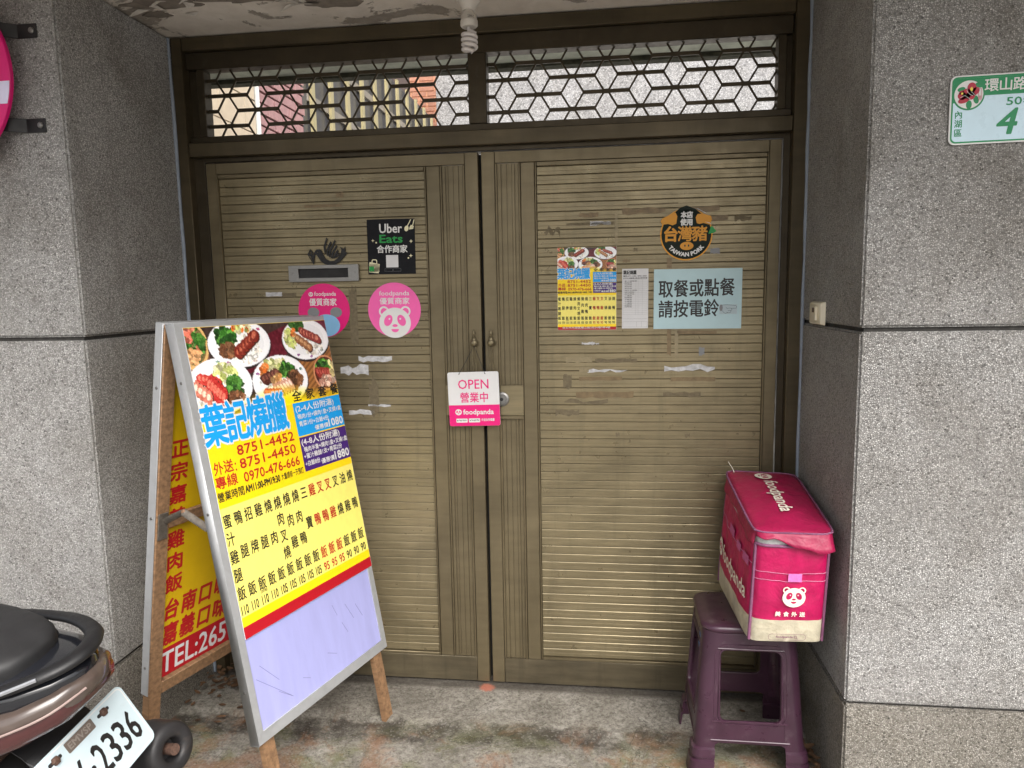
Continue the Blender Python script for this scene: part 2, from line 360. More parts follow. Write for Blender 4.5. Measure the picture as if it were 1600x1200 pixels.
XL, XR, YF = -1.085, 1.068, -.568
G1, G2 = 1.339, .322
def side_wall(x0, x1, label):
    t = thing('granite_wall', label, 'wall', ((x0+x1)/2, YF, -.02))
    for nm, z0, z1, mt in (('base_panel', -.02, G2-.004, BASE), ('render_panel', G2+.004, G1-.0055, WALL), ('render_panel', G1+.0055, 2.353, WALL)):
        box(nm, t, mt, x0, x1, YF, .09, z0, z1, .006, 2)
    box('groove_core', t, MORTAR, x0+.012, x1-.012, YF+.012, .08, -.01, 2.345)
    return t
side_wall(-3.6, XL, 'grey granite-chip wall carrying the round magenta sign, behind the parked scooter')
side_wall(XR, 3.6, 'grey granite-chip wall carrying the green house number plate and the doorbell')

# ---- porch ceiling
def peel():
    m, nt, N, L, b = mk('peeling_ceiling_paint'); v = coords(nt, False)
    n1 = noise(nt, v, 3.2, 7, .62, .9); n2 = noise(nt, v, 11, 6, .7, .6); n3 = noise(nt, v, 40, 5, .7)
    mask = ramp(nt, mth(nt, 'ADD', mth(nt, 'MULTIPLY', n1, .75), mth(nt, 'MULTIPLY', n2, .25)), [(.535, 0.), (.55, 1.)])
    paint = ramp(nt, n2, [(.3, (.60,.54,.47)), (.7, (.74,.68,.61))])
    plast = ramp(nt, n3, [(.3, (.26,.225,.19)), (.7, (.36,.32,.275))])
    c = mix(nt, mask, paint, plast); c = mix(nt, ramp(nt, n3, [(.66, 0.), (.8, .5)]), c, (.62,.6,.55))
    L.new(c, b.inputs['Base Color']); b.inputs['Roughness'].default_value = .8
    h = mth(nt, 'ADD', mth(nt, 'MULTIPLY', mask, -.8), mth(nt, 'MULTIPLY', n3, .12))
    L.new(bump(nt, h, .8, .004), b.inputs['Normal']); return m
PEEL = peel()
FLAKE = pm('lifted_paint_flake', (.52,.48,.43), .8, var=.15, scale=30)
PLASTER = pm('bare_plaster', (.20,.17,.14), .9, var=.25, scale=25, bmp=.4, bscale=80)
t = thing('porch_ceiling', 'cream porch ceiling slab with peeling paint above the gate', 'ceiling', (0, -.4, 2.355))
box('slab', t, PEEL, -3.6, 3.6, -1.5, .47, 2.356, 2.52)
box('rear_soffit', t, pm('lit_pale_green_plaster', (.55,.58,.48), .85, var=.25, scale=9, dirt=.4, dirtcol=(.25,.25,.2)), -1.7, 1.7, .075, .4715, 2.3535, 2.3558)  # greenish plaster panel, its colour lightened to look lit from the courtyard
box('drip_edge', t, pm('dark_concrete', (.085,.085,.06), .95, var=.4, scale=30, bmp=.8, bscale=90), -1.7, 1.7, .472, .53, 2.336, 2.5, .004)  # far lip in concrete much darker than the slab
def blob(cx, cy, rx, ry, n=26, jag=.3, seed=0):
    r = random.Random(seed); ph = [r.uniform(0, 6.28) for _ in range(5)]
    return [(cx+rx*math.cos(a)*k, cy+ry*math.sin(a)*k) for a in [2*PI*i/n for i in range(n)] for k in [1+jag*(.5*math.sin(2*a+ph[0])+.35*math.sin(3*a+ph[1])+.3*math.sin(7*a+ph[2])+.25*r.uniform(-1, 1))]]
for i, (cx, cy, rx, ry) in enumerate([(-.93,-.30,.13,.035),(-.60,-.30,.16,.05),(-.42,-.22,.09,.04),(-.78,-.34,.1,.03),(.0,-.33,.12,.03),(.3,-.36,.10,.03),(-1.0,-.22,.05,.02)]):
    me = shape([blob(cx, cy, rx, ry, 34, .35, i)], .0012)
    for v_ in me.vertices: v_.co.z += 2.3545
    obj('bare_patch', me, PLASTER, t)
for i in range(16):
    cx, cy = [(-.9,-.27),(-.62,-.25),(-.45,-.25),(-.75,-.31),(-.55,-.26),(-.98,-.24)][i % 6]; cx += random.uniform(-.1,.1); cy += random.uniform(-.06,.03)
    p = blob(cx, cy, random.uniform(.012,.035), random.uniform(.006,.014), 12, .4, 50+i); a = random.uniform(0, 6)
    m2 = MB().add([(x, y, 2.354-.0-max(0, ((x-cx)*math.cos(a)+(y-cy)*math.sin(a)))*random.uniform(.5,.6)) for x, y in p], [tuple(range(len(p)))])
    m2.add([(x, y, z-.001) for x, y, z in m2.v[:len(p)]], [tuple(reversed(range(len(p))))])
    obj('paint_flake', m2, FLAKE, t)

# ---- spiral lamp under the ceiling
t = thing('spiral_lamp', 'unlit white spiral bulb hanging from the porch ceiling', 'light bulb', (.02, -.25, 2.356))
CER = pm('old_white_plastic', (.62,.58,.52), .45, var=.08)
GLASSW = pm('frosted_tube', (.68,.64,.62), .22, var=.05)
c0 = (.02, -.25, 0)
obj('lamp_holder', MB().lathe([(.052,2.356),(.05,2.345),(.034,2.315),(.021,2.298),(.021,2.289)], c0, 28).mesh('h', smooth=50), CER, t)
o = obj('ballast', MB().lathe([(.014,2.29),(.016,2.283),(.0235,2.276),(.025,2.262),(.0262,2.261),(.0262,2.248),(.022,2.243)], c0, 28).mesh('b', smooth=50), CER, t)
lettering(o, INK, [('23W-C', -.008, 2.264, .012, 2.271)], 0, fn=lambda x, y, z: (.02+.0256*math.sin(x/.0256+.35), -.25-.0256*math.cos(x/.0256+.35)-.0002-z, y), world=True)
hp = []
for k in range(91):
    u = k/90; hp.append((.02+.0195*math.cos(u*2*PI*3.6+.5), -.25+.0195*math.sin(u*2*PI*3.6+.5), 2.228-.05*u))
end = [(.02+.012,-.25-.004,2.174),(.02+.004,-.25-.006,2.170)]
obj('spiral_tube', MB().tube([(.018,-.25,2.245),(.018,-.251,2.236)]+hp+end, .0062, 8).mesh('sp', smooth=60), GLASSW, t)

# ================================================================== GATE
t = thing('gate_surround', 'dark bronze aluminium gate frame with honeycomb transom grille above the double gate', 'frame', (0, 0, 0))
YJ = -.028
for s, xo in ((-1, XL+.006), (1, XR-.004)):
    xi = s*1.040 if s < 0 else 1.021
    m = MB().box(min(xo, xi), max(xo, xi), YJ, .07, .0, 2.352); obj('jamb', m.mesh('jamb', .0025, 1, 40), FRAMEBR, t)
    m = MB().box(min(xi, s*1.0), max(xi, s*1.0), .006, .06, .0, 1.95); obj('rebate', m.mesh('rebate', .001, 1), DARKBR, t)
    pth = [((XL+.001 if s < 0 else XR-.001)+random.uniform(-.001,.001), YJ-.002, .01+k*.117) for k in range(21)]
    obj('sealant_bead', MB().tube(pth, [.0055+random.uniform(0,.0022) for _ in pth], 7).mesh('bead', smooth=60), SEALANT, t)
obj('head_rail', MB().box(-1.039, 1.020, YJ+.003, .07, 2.305, 2.3515).mesh('hr', .0025, 1, 40), FRAMEBR, t)
obj('transom_rail', MB().box(-1.039, 1.020, YJ+.002, .07, 1.946, 1.995).mesh('tr', .0025, 1, 40), FRAMEBR, t)
obj('door_stop', MB().box(-1.0, 1.0, .0, .06, 1.931, 1.9455).mesh('ds', .001, 1), DARKBR, t)
# transom sash
sa = MB().box(-1.037, 1.018, -.008, .045, 2.247, 2.304)
obj('sash_rail', sa.mesh('s', .002, 1, 40), DARKBR, t); obj('sash_rail', MB().box(-1.037, 1.018, -.008, .045, 1.9955, 2.019).mesh('s', .002, 1, 40), DARKBR, t)
obj('sash_stile', MB().box(-1.002, -.975, -.0065, .044, 2.0192, 2.2468).mesh('s', .002, 1, 40), DARKBR, t)
obj('sash_stile', MB().box(.975, 1.0, -.0065, .044, 2.0192, 2.2468).mesh('s', .002, 1, 40), DARKBR, t)
for xa, xb in ((-1.0395,-1.0025),(1.0005,1.0205)): obj('rebate', MB().box(xa, xb, .014, .06, 1.9955, 2.3045).mesh('rb'), DARKBR, t)
obj('mullion', MB().box(-.031, .031, -.010, .05, 2.0192, 2.2468).mesh('s', .002, 1, 40), DARKBR, t)
def bar(mb, a, b, w, y0, y1):
    a, b = Vector(a), Vector(b); tt = (b-a).normalized(); n = Vector((-tt.y, tt.x))*w/2
    q = [a-n, b-n, b+n, a+n]; mb.add([(p.x, y0, p.y) for p in q]+[(p.x, y1, p.y) for p in q], [(0,1,2,3),(7,6,5,4),(0,4,5,1),(1,5,6,2),(2,6,7,3),(3,7,4,0)])
def clipseg(a, b, x0, x1, z0, z1):
    t0, t1 = 0., 1.; d = (b[0]-a[0], b[1]-a[1])
    for p, q in ((-d[0], a[0]-x0), (d[0], x1-a[0]), (-d[1], a[1]-z0), (d[1], z1-a[1])):
        if abs(p) < 1e-9:
            if q < 0: return None
        else:
            r = q/p
            if p < 0: t0 = max(t0, r)
            else: t1 = min(t1, r)
    if t1-t0 < 1e-3: return None
    return (a[0]+d[0]*t0, a[1]+d[1]*t0), (a[0]+d[0]*t1, a[1]+d[1]*t1)
def lattice(xa, xb, xc0, par):
    p, h, w = .1124, .0522, .038; mb = MB(); za, zb = 2.0185, 2.2475
    for c in range(-2, 12):
        x = xc0+c*p; par_c = (c+par) % 2
        for r in range(-2, 4):
            z = (2.057 if par_c == 0 else 2.109)+r*2*h
            for sx in (-1, 1):
                for sz in (-1, 1):
                    s_ = clipseg((x+sx*.006, z), (x+sx*w, z+sz*h), xa, xb, za, zb)
                    if s_: bar(mb, *s_, .0062, .016, .0205)
            s_ = clipseg((x-2*p+w+w*0+.0, z), (x-w, z), xa, xb, za, zb) if False else clipseg((x-p+w-.001, z), (x+p-w+.001, z), xa, xb, za, zb)
            if s_: bar(mb, *s_, .0118, .0152, .0213)
            s_ = clipseg((x-.007, z), (x+.007, z), xa, xb, za, zb)
            if s_: bar(mb, *s_, .0145, .0156, .0209)
    return mb
obj('honeycomb_grille', lattice(-.978, -.029, -.904, 0).mesh('lat'), DARKBR, t)
obj('honeycomb_grille', lattice(.029, .978, .0925, 0).mesh('lat'), DARKBR, t)

slat_me = None
def slat_mesh():
    w = .376; prof = [(-.0012,.0),(-.0022,.0008),(-.0022,.0118),(-.0016,.0124),(-.0022,.0130),(-.0022,.0262),(-.0006,.0285),(.0045,.0287),(.0045,.0)]
    rings = [[(x, y, z) for y, z in prof] for x in (-w, w)]
    return MB().loft(rings).mesh('slat')
slat_me = slat_mesh(); slat_me.materials.append(BRONZE_H)
def leaf(s, label):
    """s = +1: leaf whose meeting stile is at +x of the gap"""
    t = thing('gate_leaf', label, 'gate', (s*.5, .015, .008))
    def bx(nm, xa, xb, y0, y1, z0, z1, m=BRONZE, bev=.0018): 
        return box(nm, t, m, min(s*xa, s*xb), max(s*xa, s*xb), y0, y1, z0, z1, bev)
    zb, zt = .008, 1.927
    bx('stile', .0055, .052, -.002, .036, zb, zt); bx('stile', .140, .188, 0, .036, .1035, 1.887); bx('stile', .956, .994, 0, .036, zb, zt)
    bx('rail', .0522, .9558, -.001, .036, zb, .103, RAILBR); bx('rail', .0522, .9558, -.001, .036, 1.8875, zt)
    # inner beads round the slat field and the narrow panel
    bx('bead', .1885, .1945, -.004, .02, .1035, 1.887); bx('bead', .9495, .9555, -.004, .02, .1035, 1.887)
    bx('bead', .195, .949, -.003, .02, 1.872, 1.8868); bx('bead', .195, .949, -.003, .02, .1036, .115)
    bx('bead', .0524, .060, -.003, .02, .1036, 1.887); bx('bead', .1325, .1395, -.003, .02, .1036, 1.887)
    bx('backing_panel', .1946, .9494, .0112, .016, .104, 1.886, BRONZE, 0)
    n = 58; pitch = (1.8715-.1155)/n
    for k in range(n):
        o = bpy.data.objects.new('slat', slat_me); COL.objects.link(o); o.parent = t; o.matrix_parent_inverse = WM[t.name].inverted()
        o.location = (s*.572, .0062+random.uniform(-.0004,.0004), .1175+k*pitch); o.rotation_euler = (0, random.uniform(-.0005,.0005), 0)
    # narrow ribbed panel
    prof = [(.0602,.011),(.0602,.004),(.072,.004),(.073,.007),(.075,.007),(.076,.0035),(.091,.0035),(.0915,.006),(.0935,.006),(.094,.0035),(.109,.0035),(.1095,.006),(.1115,.006),(.112,.0035),(.118,.004),(.119,.007),(.121,.007),(.122,.004),(.132,.004),(.132,.011)]
    m = MB().loft([[(s*x, y, z) for x, y in prof] for z in (.1045, 1.8862)]); obj('ribbed_panel', m.mesh('rp'), BRONZE, t)
    # pull handle: backplate, knob with finial, chain
    hx = s*.030
    hd = obj('pull_handle', MB().lathe([(.0,.0),(.017,.0),(.017,.004),(.012,.007),(.010,.016),(.013,.024),(.011,.03),(.004,.033)], (hx, -.002, 1.278), 18, 'y').mesh('pull', smooth=50), BRASS, t)
    obj('finial', MB().lathe([(.0025,1.282),(.009,1.286),(.0095,1.292),(.005,1.297),(.0072,1.300),(.003,1.304),(.0058,1.309),(.006,1.314),(.0032,1.321),(.0008,1.325)], (hx, -.024, 0), 14).mesh('fin', smooth=50), BRASS, hd)
    ch = MB()
    for i in range(22 if s > 0 else 20):
        for dx in (-.0065, .0065): ch.sphere((hx+dx*(1-.25*(i/20.)), -.026, 1.262-i*.0043), .0028, 6, 4)
    obj('chain', ch.mesh('ch', smooth=60), BRASS, hd)
    return t
LL = leaf(-1, 'bronze slatted gate leaf with the mail slot and dove emblem')
LR = leaf(1, 'bronze slatted gate leaf with the round door lock')
# meeting strip behind the gap, hinges
box('astragal', LR, BLACK, -.012, .012, .0365, .042, .012, 1.924)
# lock on the one leaf, strike plate on the other
lp = box('lock_plate', LR, BRONZE_H, .0565, .1395, -.0075, -.003, 1.018, 1.126, .001)
box('lock_lip', LR, BRONZE, .0565, .1395, -.011, -.004, 1.006, 1.0175, .001)
obj('lock_rose', MB().lathe([(.0,.0),(.026,.0),(.026,.003),(.022,.006),(.018,.0065),(.017,.004),(.011,.004),(.011,.008),(.0,.008)], (.062, -.0075, 1.077), 26, 'y').mesh('rose', smooth=40), STEEL, lp)
obj('keyhole', MB().lathe([(0,0),(.006,0),(.006,.001),(0,.001)], (.062, -.0158, 1.077), 14, 'y').mesh('k'), BLACK, lp)
box('strike_plate', LL, BRONZE_H, -.1395, -.0565, -.0075, -.003, 1.018, 1.126, .001)
# mail slot and dove emblem
ms = obj('mail_slot', shape([rrect(-.699,1.502,-.441,1.559,.002), R4(-.664,1.514,-.478,1.548)], .006, .0008), STEEL, LL, mw=Matrix(((1,0,0,0),(0,0,-1,-.0062),(0,1,0,0),(0,0,0,1))))
for v_ in []: pass
o = box('flap', ms, BLACK, -.666, -.476, -.0035, -.0022, 1.512, 1.55); o.matrix_parent_inverse = WM[ms.name].inverted()
for sx in (-.686, -.455):
    o = obj('screw', MB().lathe([(0,0),(.0035,0),(.003,.0015),(0,.0018)], (sx, -.0128, 1.531), 10, 'y').mesh('sc'), STEEL, ms)
def pz(x, y): return ((x-218)/267*.146-.630, 1.655-(y-390)/185*.096)     # zoomed outline -> metres on the leaf
dove = []
dove.append([[pz(*q) for q in ((218,500),(238,463),(270,500),(258,572))], [pz(*q) for q in ((226,503),(240,512),(254,555))], [pz(*q) for q in ((232,493),(240,474),(246,502))], [pz(*q) for q in ((250,480),(262,500),(252,505))]])
body = [(262,494),(270,478),(284,466),(304,466),(318,480),(326,506),(342,532),(368,548),(398,546),(424,528),(444,500),(450,474),(440,452),(464,468),(478,450),(476,486),(490,496),(464,524),(438,552),(404,572),(368,577),(334,568),(308,548),(290,520),(282,504)]
slits = [[(282,484),(289,479),(294,486),(287,490)]]
for q_ in ([(334,488),(330,450),(352,388),(360,398),(344,452),(342,500)], [(347,506),(350,468),(378,414),(386,424),(362,474),(357,514)], [(361,518),(366,478),(408,404),(415,416),(378,486),(372,524)], [(376,528),(384,488),(418,438),(424,452),(396,496),(388,531)], [(392,532),(402,498),(426,470),(431,486),(412,510),(404,530)], [(408,526),(418,504),(434,496),(434,508),(420,522)]):
    dove.append([[pz(*q) for q in q_]])
dove.append([[pz(*q) for q in body]]+[[pz(*q) for q in h] for h in slits])
dv = obj('dove_emblem', MB().box(0,.001,0,.001,0,.001).mesh('x'), BLACK, LL, mw=Matrix(((1,0,0,0),(0,0,-1,-.0012),(0,1,0,0),(0,0,0,1))))
mb = MB()
for p in dove:
    me = shape(p, .0006); mb.add([v.co[:] for v in me.vertices], [tuple(q.vertices) for q in me.polygons])
dv.data = mb.mesh('dove'); dv.data.materials.append(BLACK)
# old tape, glue and torn paper left on the slats
TAPE = pm('old_brown_tape', (.165,.115,.056), .5, var=.25, scale=60); GLUE = pm('glue_residue', (.135,.108,.064), .8, var=.3, scale=90); SCRAP = pm('torn_white_paper', (.46,.46,.47), .8, var=.3, scale=60); TAPE2 = pm('pale_tape', (.245,.20,.115), .45, var=.2, scale=60)
def residue(par, x0, z0, x1, z1, m, nm, jag=.12, seed=0, y=-.0):
    r = random.Random(seed); k = 7; top, bot = [], []
    for i in range(k+1):
        f = i/k; dz = (z1-z0)*jag; top.append((x0+(x1-x0)*f, z1+r.uniform(-dz, dz*.3))); bot.append((x0+(x1-x0)*f, z0+r.uniform(-dz*.3, dz)))
    me = shape([bot+top[::-1]], .00012)
    obj(nm, me, m, par, mw=Matrix(((1,0,0,0),(0,0,-1,.0035+y),(0,1,0,0),(0,0,0,1))))
def px2(u, v):   # photograph position -> place on the leaf plane
    d = Rr*((u-800)/1124.386)+Ru*((600-v)/1124.386)+Rf; k = 2.5/d.y; return .41644+k*d.x, 1.45003+k*d.z
RES = [(LL,475,318,533,325,TAPE,'tape_mark',.1),(LL,524,299,536,309,TAPE,'tape_mark',.4),(LL,560,556,612,566,SCRAP,'paper_scrap',.3),(LL,532,570,575,586,SCRAP,'paper_scrap',.35),(LL,545,640,585,648,SCRAP,'paper_scrap',.3),(LL,575,632,610,636,SCRAP,'paper_scrap',.4),(LL,415,456,440,464,SCRAP,'paper_scrap',.15),(LL,440,457,462,465,GLUE,'tape_mark',.1),
 (LL,578,590,590,652,GLUE,'tape_mark',.2),(LL,548,446,556,540,GLUE,'tape_mark',.1),(LL,640,522,655,528,GLUE,'tape_mark',.4),(LL,565,510,600,516,GLUE,'tape_mark',.4),
 (LR,972,322,1040,336,TAPE,'tape_mark',.3),(LR,905,331,935,340,TAPE,'tape_mark',.25),(LR,885,346,960,353,GLUE,'tape_mark',.2),(LR,922,345,955,352,SCRAP,'paper_scrap',.35),(LR,1060,320,1125,332,TAPE,'tape_mark',.25),(LR,1085,335,1138,346,TAPE,'tape_mark',.2),(LR,980,316,1060,321,GLUE,'tape_mark',.3),
 (LR,961,330,965,386,TAPE2,'tape_mark',.1),(LR,1042,402,1050,420,TAPE,'tape_mark',.1),(LR,1042,512,1049,556,TAPE,'tape_mark',.1),(LR,1054,515,1060,560,TAPE2,'tape_mark',.1),(LR,1058,516,1120,522,TAPE,'tape_mark',.2),
 (LR,909,534,926,540,SCRAP,'paper_scrap',.35),(LR,926,535,936,539,SCRAP,'paper_scrap',.5),(LR,884,558,925,567,TAPE2,'tape_mark',.15),(LR,930,560,995,567,GLUE,'tape_mark',.25),(LR,918,575,980,582,SCRAP,'paper_scrap',.6),(LR,905,574,920,582,TAPE2,'tape_mark',.2),
 (LR,1038,570,1117,581,SCRAP,'paper_scrap',.4),(LR,905,588,972,595,TAPE,'tape_mark',.1),(LR,1048,589,1118,596,TAPE,'tape_mark',.1),(LR,900,612,990,623,TAPE,'tape_mark',.25),(LR,880,585,893,608,GLUE,'tape_mark',.2),(LR,1036,612,1095,622,GLUE,'tape_mark',.4),(LR,882,624,950,634,GLUE,'tape_mark',.5),(LR,868,640,905,650,GLUE,'tape_mark',.5),
 (LR,1092,542,1101,556,GREY,'paper_scrap',.2),(LR,990,385,996,394,GLUE,'tape_mark',.4),(LR,973,404,984,411,TAPE,'tape_mark',.4),(LR,1110,387,1125,397,GREY,'tape_mark',.2),(LR,1148,334,1175,345,GLUE,'tape_mark',.5),(LR,850,350,875,372,GLUE,'tape_mark',.6),(LR,962,676,968,682,GLUE,'tape_mark',.4),(LR,1070,676,1078,684,GLUE,'tape_mark',.4)]
for i, (pr, u0, v0, u1, v1, m, nm, jg) in enumerate(RES):
    a = px2(u0, v1); c = px2(u1, v0); residue(pr, a[0], a[1], c[0], c[1], m, nm, jg, i)

# ================================================================== COURTYARD SEEN THROUGH THE GRILLE
CREAMT = pm('cream_marble_tile', lin((198,182,158)), .4, var=.10, scale=14); PINKT = pm('pink_glazed_tile', lin((166,126,126)), .4, var=.15, scale=30)
JOINT = pm('dark_joint', (.12,.09,.08), .9); DKPAN = pm('smoked_panel', (.05,.05,.058), .35, var=.3, scale=20, bmp=.4, bscale=40); SASH = pm('grey_sash', (.30,.27,.23), .5, .4)
HX = -1.52
t = thing('side_house', 'courtyard house flank with cream tiles, pink tiles and brass-barred dark windows', 'house', (HX-1, 3, 0))
box('wall', t, JOINT, HX-3, HX, .5, 5.9, -.01, 3.45)
box('wall', t, JOINT, HX-3, HX-.25, .62, 5.9, 3.45, 4.6)
def tiles(nm, y0, y1, z0, z1, ty, tz, gap, mt, run=True, thick=.012, jig=0):
    me = MB().box(0, thick, 0, ty-gap, 0, tz-gap).mesh(nm, .0015); me.materials.append(mt); r = 0; z = z0
    while z < z1-.001:
        y = y0-(ty/2 if run and r % 2 else 0)
        while y < y1-.02:
            a, b = max(y, y0), min(y+ty, y1)
            o = bpy.data.objects.new(nm, me); COL.objects.link(o); o.parent = t; o.matrix_parent_inverse = WM[t.name].inverted(); o.location = (HX-.002+random.uniform(0, jig), a, z); o.scale = (1, (b-a)/ty, 1)
            y += ty
        z += tz; r += 1
tiles('cream_tile', .52, 1.48, 2.0, 3.46, .28, .18, .006, CREAMT, True, .012, .003)
tiles('pink_tile', 1.52, 2.16, 2.3, 3.46, .2, .062, .012, PINKT, True, .02, .004)
box('downpipe', t, pm('pale_pipe', (.55,.55,.52), .5), HX, HX+.03, 1.484, 1.51, 0, 3.46, .01)
box('corner_post', t, DKPAN, HX, HX+.02, 2.125, 2.2, 0, 3.45)
box('window_band', t, DKPAN, HX-.01, HX+.012, 2.2, 5.85, 1.2, 3.42)
for k in range(11): box('window_bar', t, GOLDBAR, HX+.03, HX+.05, 2.22+k*.345, 2.275+k*.345, 1.2, 3.43)
for z in (2.35, 2.72, 3.05): box('sash_bar', t, SASH, HX+.0125, HX+.028, 2.2, 5.85, z, z+.05)
STUC = stone('white_stucco', (.24,.24,.25), (.39,.39,.40), (.52,.52,.53), (.12,.12,.12), 60, stain=(.62,.6,.5), stainamt=.35, relief=.4)
t = thing('courtyard_wall', 'pale stuccoed rear wall of the courtyard seen through the transom grille', 'wall', (1.5, 5.95, 0))
box('wall_body', t, STUC, -1.47, 4.5, 5.92, 6.2, -.01, 6.0); box('coping', t, JOINT, -1.5, 4.5, 5.9, 6.25, 6.0, 6.1)
t = thing('brick_house', 'orange brick house behind the courtyard glimpsed through the transom grille', 'house', (-4, 9, 0))
BRK = pm('orange_brick', lin((196,142,118)), .8, var=.15, scale=20); BJ = pm('pale_brick_joint', lin((228,176,140)), .9)
box('wall', t, BJ, -7, -.9, 8.0, 11, -.01, 7.0); box('roof', t, JOINT, -7.2, -.7, 7.8, 11.2, 7.0, 7.2)
bme = MB().box(0, .21, -.012, .0, 0, .055).mesh('brick'); bme.materials.append(BRK)
for r in range(36):
    for k in range(7):
        o = bpy.data.objects.new('brick', bme); COL.objects.link(o); o.parent = t; o.matrix_parent_inverse = WM[t.name].inverted(); o.location = (-2.75+k*.23+(.115 if r % 2 else 0), 8.001, 3.0+r*.07)

# ================================================================== THINGS FIXED TO THE WALLS
# house number plate
t = tag(obj('house_number_plate', shape([rrect(0,0,.335,.16,.014)], .0012, .0006), WHITE, mw=wall_mat(1.2505, YF-.004, 1.7855, .012)), 'green and white enamel house number plate with a red camellia emblem', 'house number')
flat(t, GREEN, [[rrect(.003,.003,.332,.157,.012), rrect(.0065,.0065,.3285,.1535,.010)]], .0021)
flat(t, SIGNW, [rrect(.0067,.0067,.3283,.1533,.010)], .0019)
flat(t, GREEN, [[(.0067,.097)]+[(.0067,.1533)]+[(.3283,.1533),(.3283,.1115),(.072,.1115),(.064,.1)]], .00215)
flat(t, GREEN, [ell(.041,.115,.036)], .0023); flat(t, WHITE, [ell(.041,.1155,.0325)], .0026)
flat(t, GREEN, [ell(.024,.128,.009,.0055,20,rot=.2), ell(.063,.136,.009,.006,20,rot=-.3), ell(.0575,.103,.006,.010,20,rot=.3), ell(.042,.092,.0065,.010,20)], .0028)
CAM = ink('camellia_red', (170,16,50))
flat(t, CAM, [ell(.047,.131,.010,.012,24), ell(.055,.122,.011,.008,24,rot=.8), ell(.036,.118,.011,.011,24), ell(.026,.113,.010,.009,24), ell(.045,.113,.010,.010,24), ell(.03,.103,.013,.007,24,rot=.3), ell(.024,.121,.006,.004,16,rot=.5)], .003)
flat(t, WHITE, [strip([(.036,.132),(.037,.122),(.043,.116),(.050,.112)], .0008), strip([(.022,.109),(.032,.114),(.038,.109),(.045,.104)], .0008), strip([(.045,.122),(.050,.118),(.054,.113)], .0007)], .0033)
flat(t, ink('camellia_yellow', (235,205,80)), [ell(.0465,.1275,.003,.005,14), ell(.0255,.1185,.0025,.0025,12)], .0034)
flat(t, CAM, [[rrect(.062,.101,.0695,.128,.003), rrect(.0627,.1017,.0688,.1273,.0026)]], .0034)
lettering(t, CAM, [('大里', .0635, .112, .068, .126), ('里', .0635, .1035, .068, .111)][1:], .0036)
lettering(t, WHITE, [('環', .078,.120,.105,.148,.0005), ('山', .109,.120,.137,.148,.0005), ('路', .141,.120,.168,.148,.0005), ('2', .18,.121,.194,.146,.0006), ('段', .2,.120,.228,.148,.0005)], .0026)
lettering(t, GREEN, [('50', .1265,.086,.16,.104,.0004), ('4', .0,.0,.0,.0)][:1]+[('巷', .165,.085,.184,.105,.0006), ('7', .19,.086,.204,.104,.0004), ('弄', .209,.085,.228,.105,.0006)], .0024)
lettering(t, GREEN, [('4', .103,.020,.146,.078,.0016,.22), ('號', .19,.024,.232,.072,.0015)], .0024)
for it in [('內', .012,.061,.028,.078,.0003), ('湖', .012,.040,.028,.057,.0003), ('區', .012,.0185,.028,.0355,.0003)]: lettering(t, GREEN, [it], .0024)
# round sign box on brackets
t = thing('round_sign', 'round magenta sign box with a white band, bracketed to the wall above the scooter', 'sign', (-1.6, YF, 1.8))
cx, cz = -1.446, 2.072; Rd = .262
obj('disc', MB().lathe([(0,.051),(Rd-.002,.051),(Rd,.053),(Rd,.064),(Rd-.002,.066),(0,.066)], (cx, YF, cz), 72, 'y').mesh('disc', smooth=35), MAG, t)
rb = Rd-.0015; zz = [-.083+.059*i/8 for i in range(9)]
pts = [(math.sqrt(rb*rb-z*z), z) for z in zz]+[(-math.sqrt(rb*rb-z*z), z) for z in reversed(zz)]
obj('white_band', shape([pts], .0008), pm('lilac_white_print', lin((214,210,236)), .4), t, mw=wall_mat(cx, YF-.0670, cz))
for z in (2.197, 1.943):
    br = obj('bracket', MB().loft([[(x, y-w, z-.019), (x, y+.004-w, z-.019), (x, y+.004-w, z+.019), (x, y-w, z+.019)] for x, y, w in ((-1.142,YF-.005,0),(-1.20,YF-.005,0),(-1.235,YF-.03,0),(-1.27,YF-.05,0),(-1.50,YF-.05,0))]).mesh('br', .001), BLACKP, t)
    obj('bolt', MB().lathe([(0,0),(.0085,0),(.0085,.003),(.006,.006),(.0,.0065)], (-1.156, YF-.005, z), 12, 'y').mesh('bolt', smooth=35), STEEL, br)
    obj('bolt', MB().lathe([(0,0),(.007,0),(.006,.004),(.0,.0045)], (-1.25, YF-.04, z+.004), 12, 'y').mesh('bolt', smooth=35), STEEL, br)
obj('cable_end', MB().tube([(-1.285,YF-.04,1.93),(-1.29,YF-.05,1.90),(-1.283,YF-.05,1.885),(-1.292,YF-.05,1.87)], [.006,.005,.005,.003], 6).mesh('ce', smooth=60), BLACKP, t)
# doorbell
t = thing('doorbell', 'cream rocker doorbell on the granite reveal beside the gate', 'doorbell', (XR, -.2, 1.36))
BELL = pm('cream_plastic', lin((226,218,196)), .4, var=.05)
m = MB().loft([[(XR, y, z) for y, z in rrect(-.272,1.336,-.148,1.406,.005)], [(XR-.010, y, z) for y, z in rrect(-.270,1.338,-.150,1.404,.005)], [(XR-.013, y, z) for y, z in rrect(-.267,1.341,-.153,1.401,.005)]])
bp_ = obj('plate', m.mesh('pl', smooth=40), BELL, t)
m = MB().add([(XR-.0131,-.238,1.35),(XR-.0131,-.182,1.35),(XR-.0131,-.182,1.392),(XR-.0131,-.238,1.392),(XR-.021,-.238,1.35),(XR-.015,-.182,1.35),(XR-.015,-.182,1.392),(XR-.021,-.238,1.392)], [(0,3,2,1),(4,5,6,7),(0,1,5,4),(1,2,6,5),(2,3,7,6),(3,0,4,7)])
obj('rocker', m.mesh('ro', .001), BELL, t)
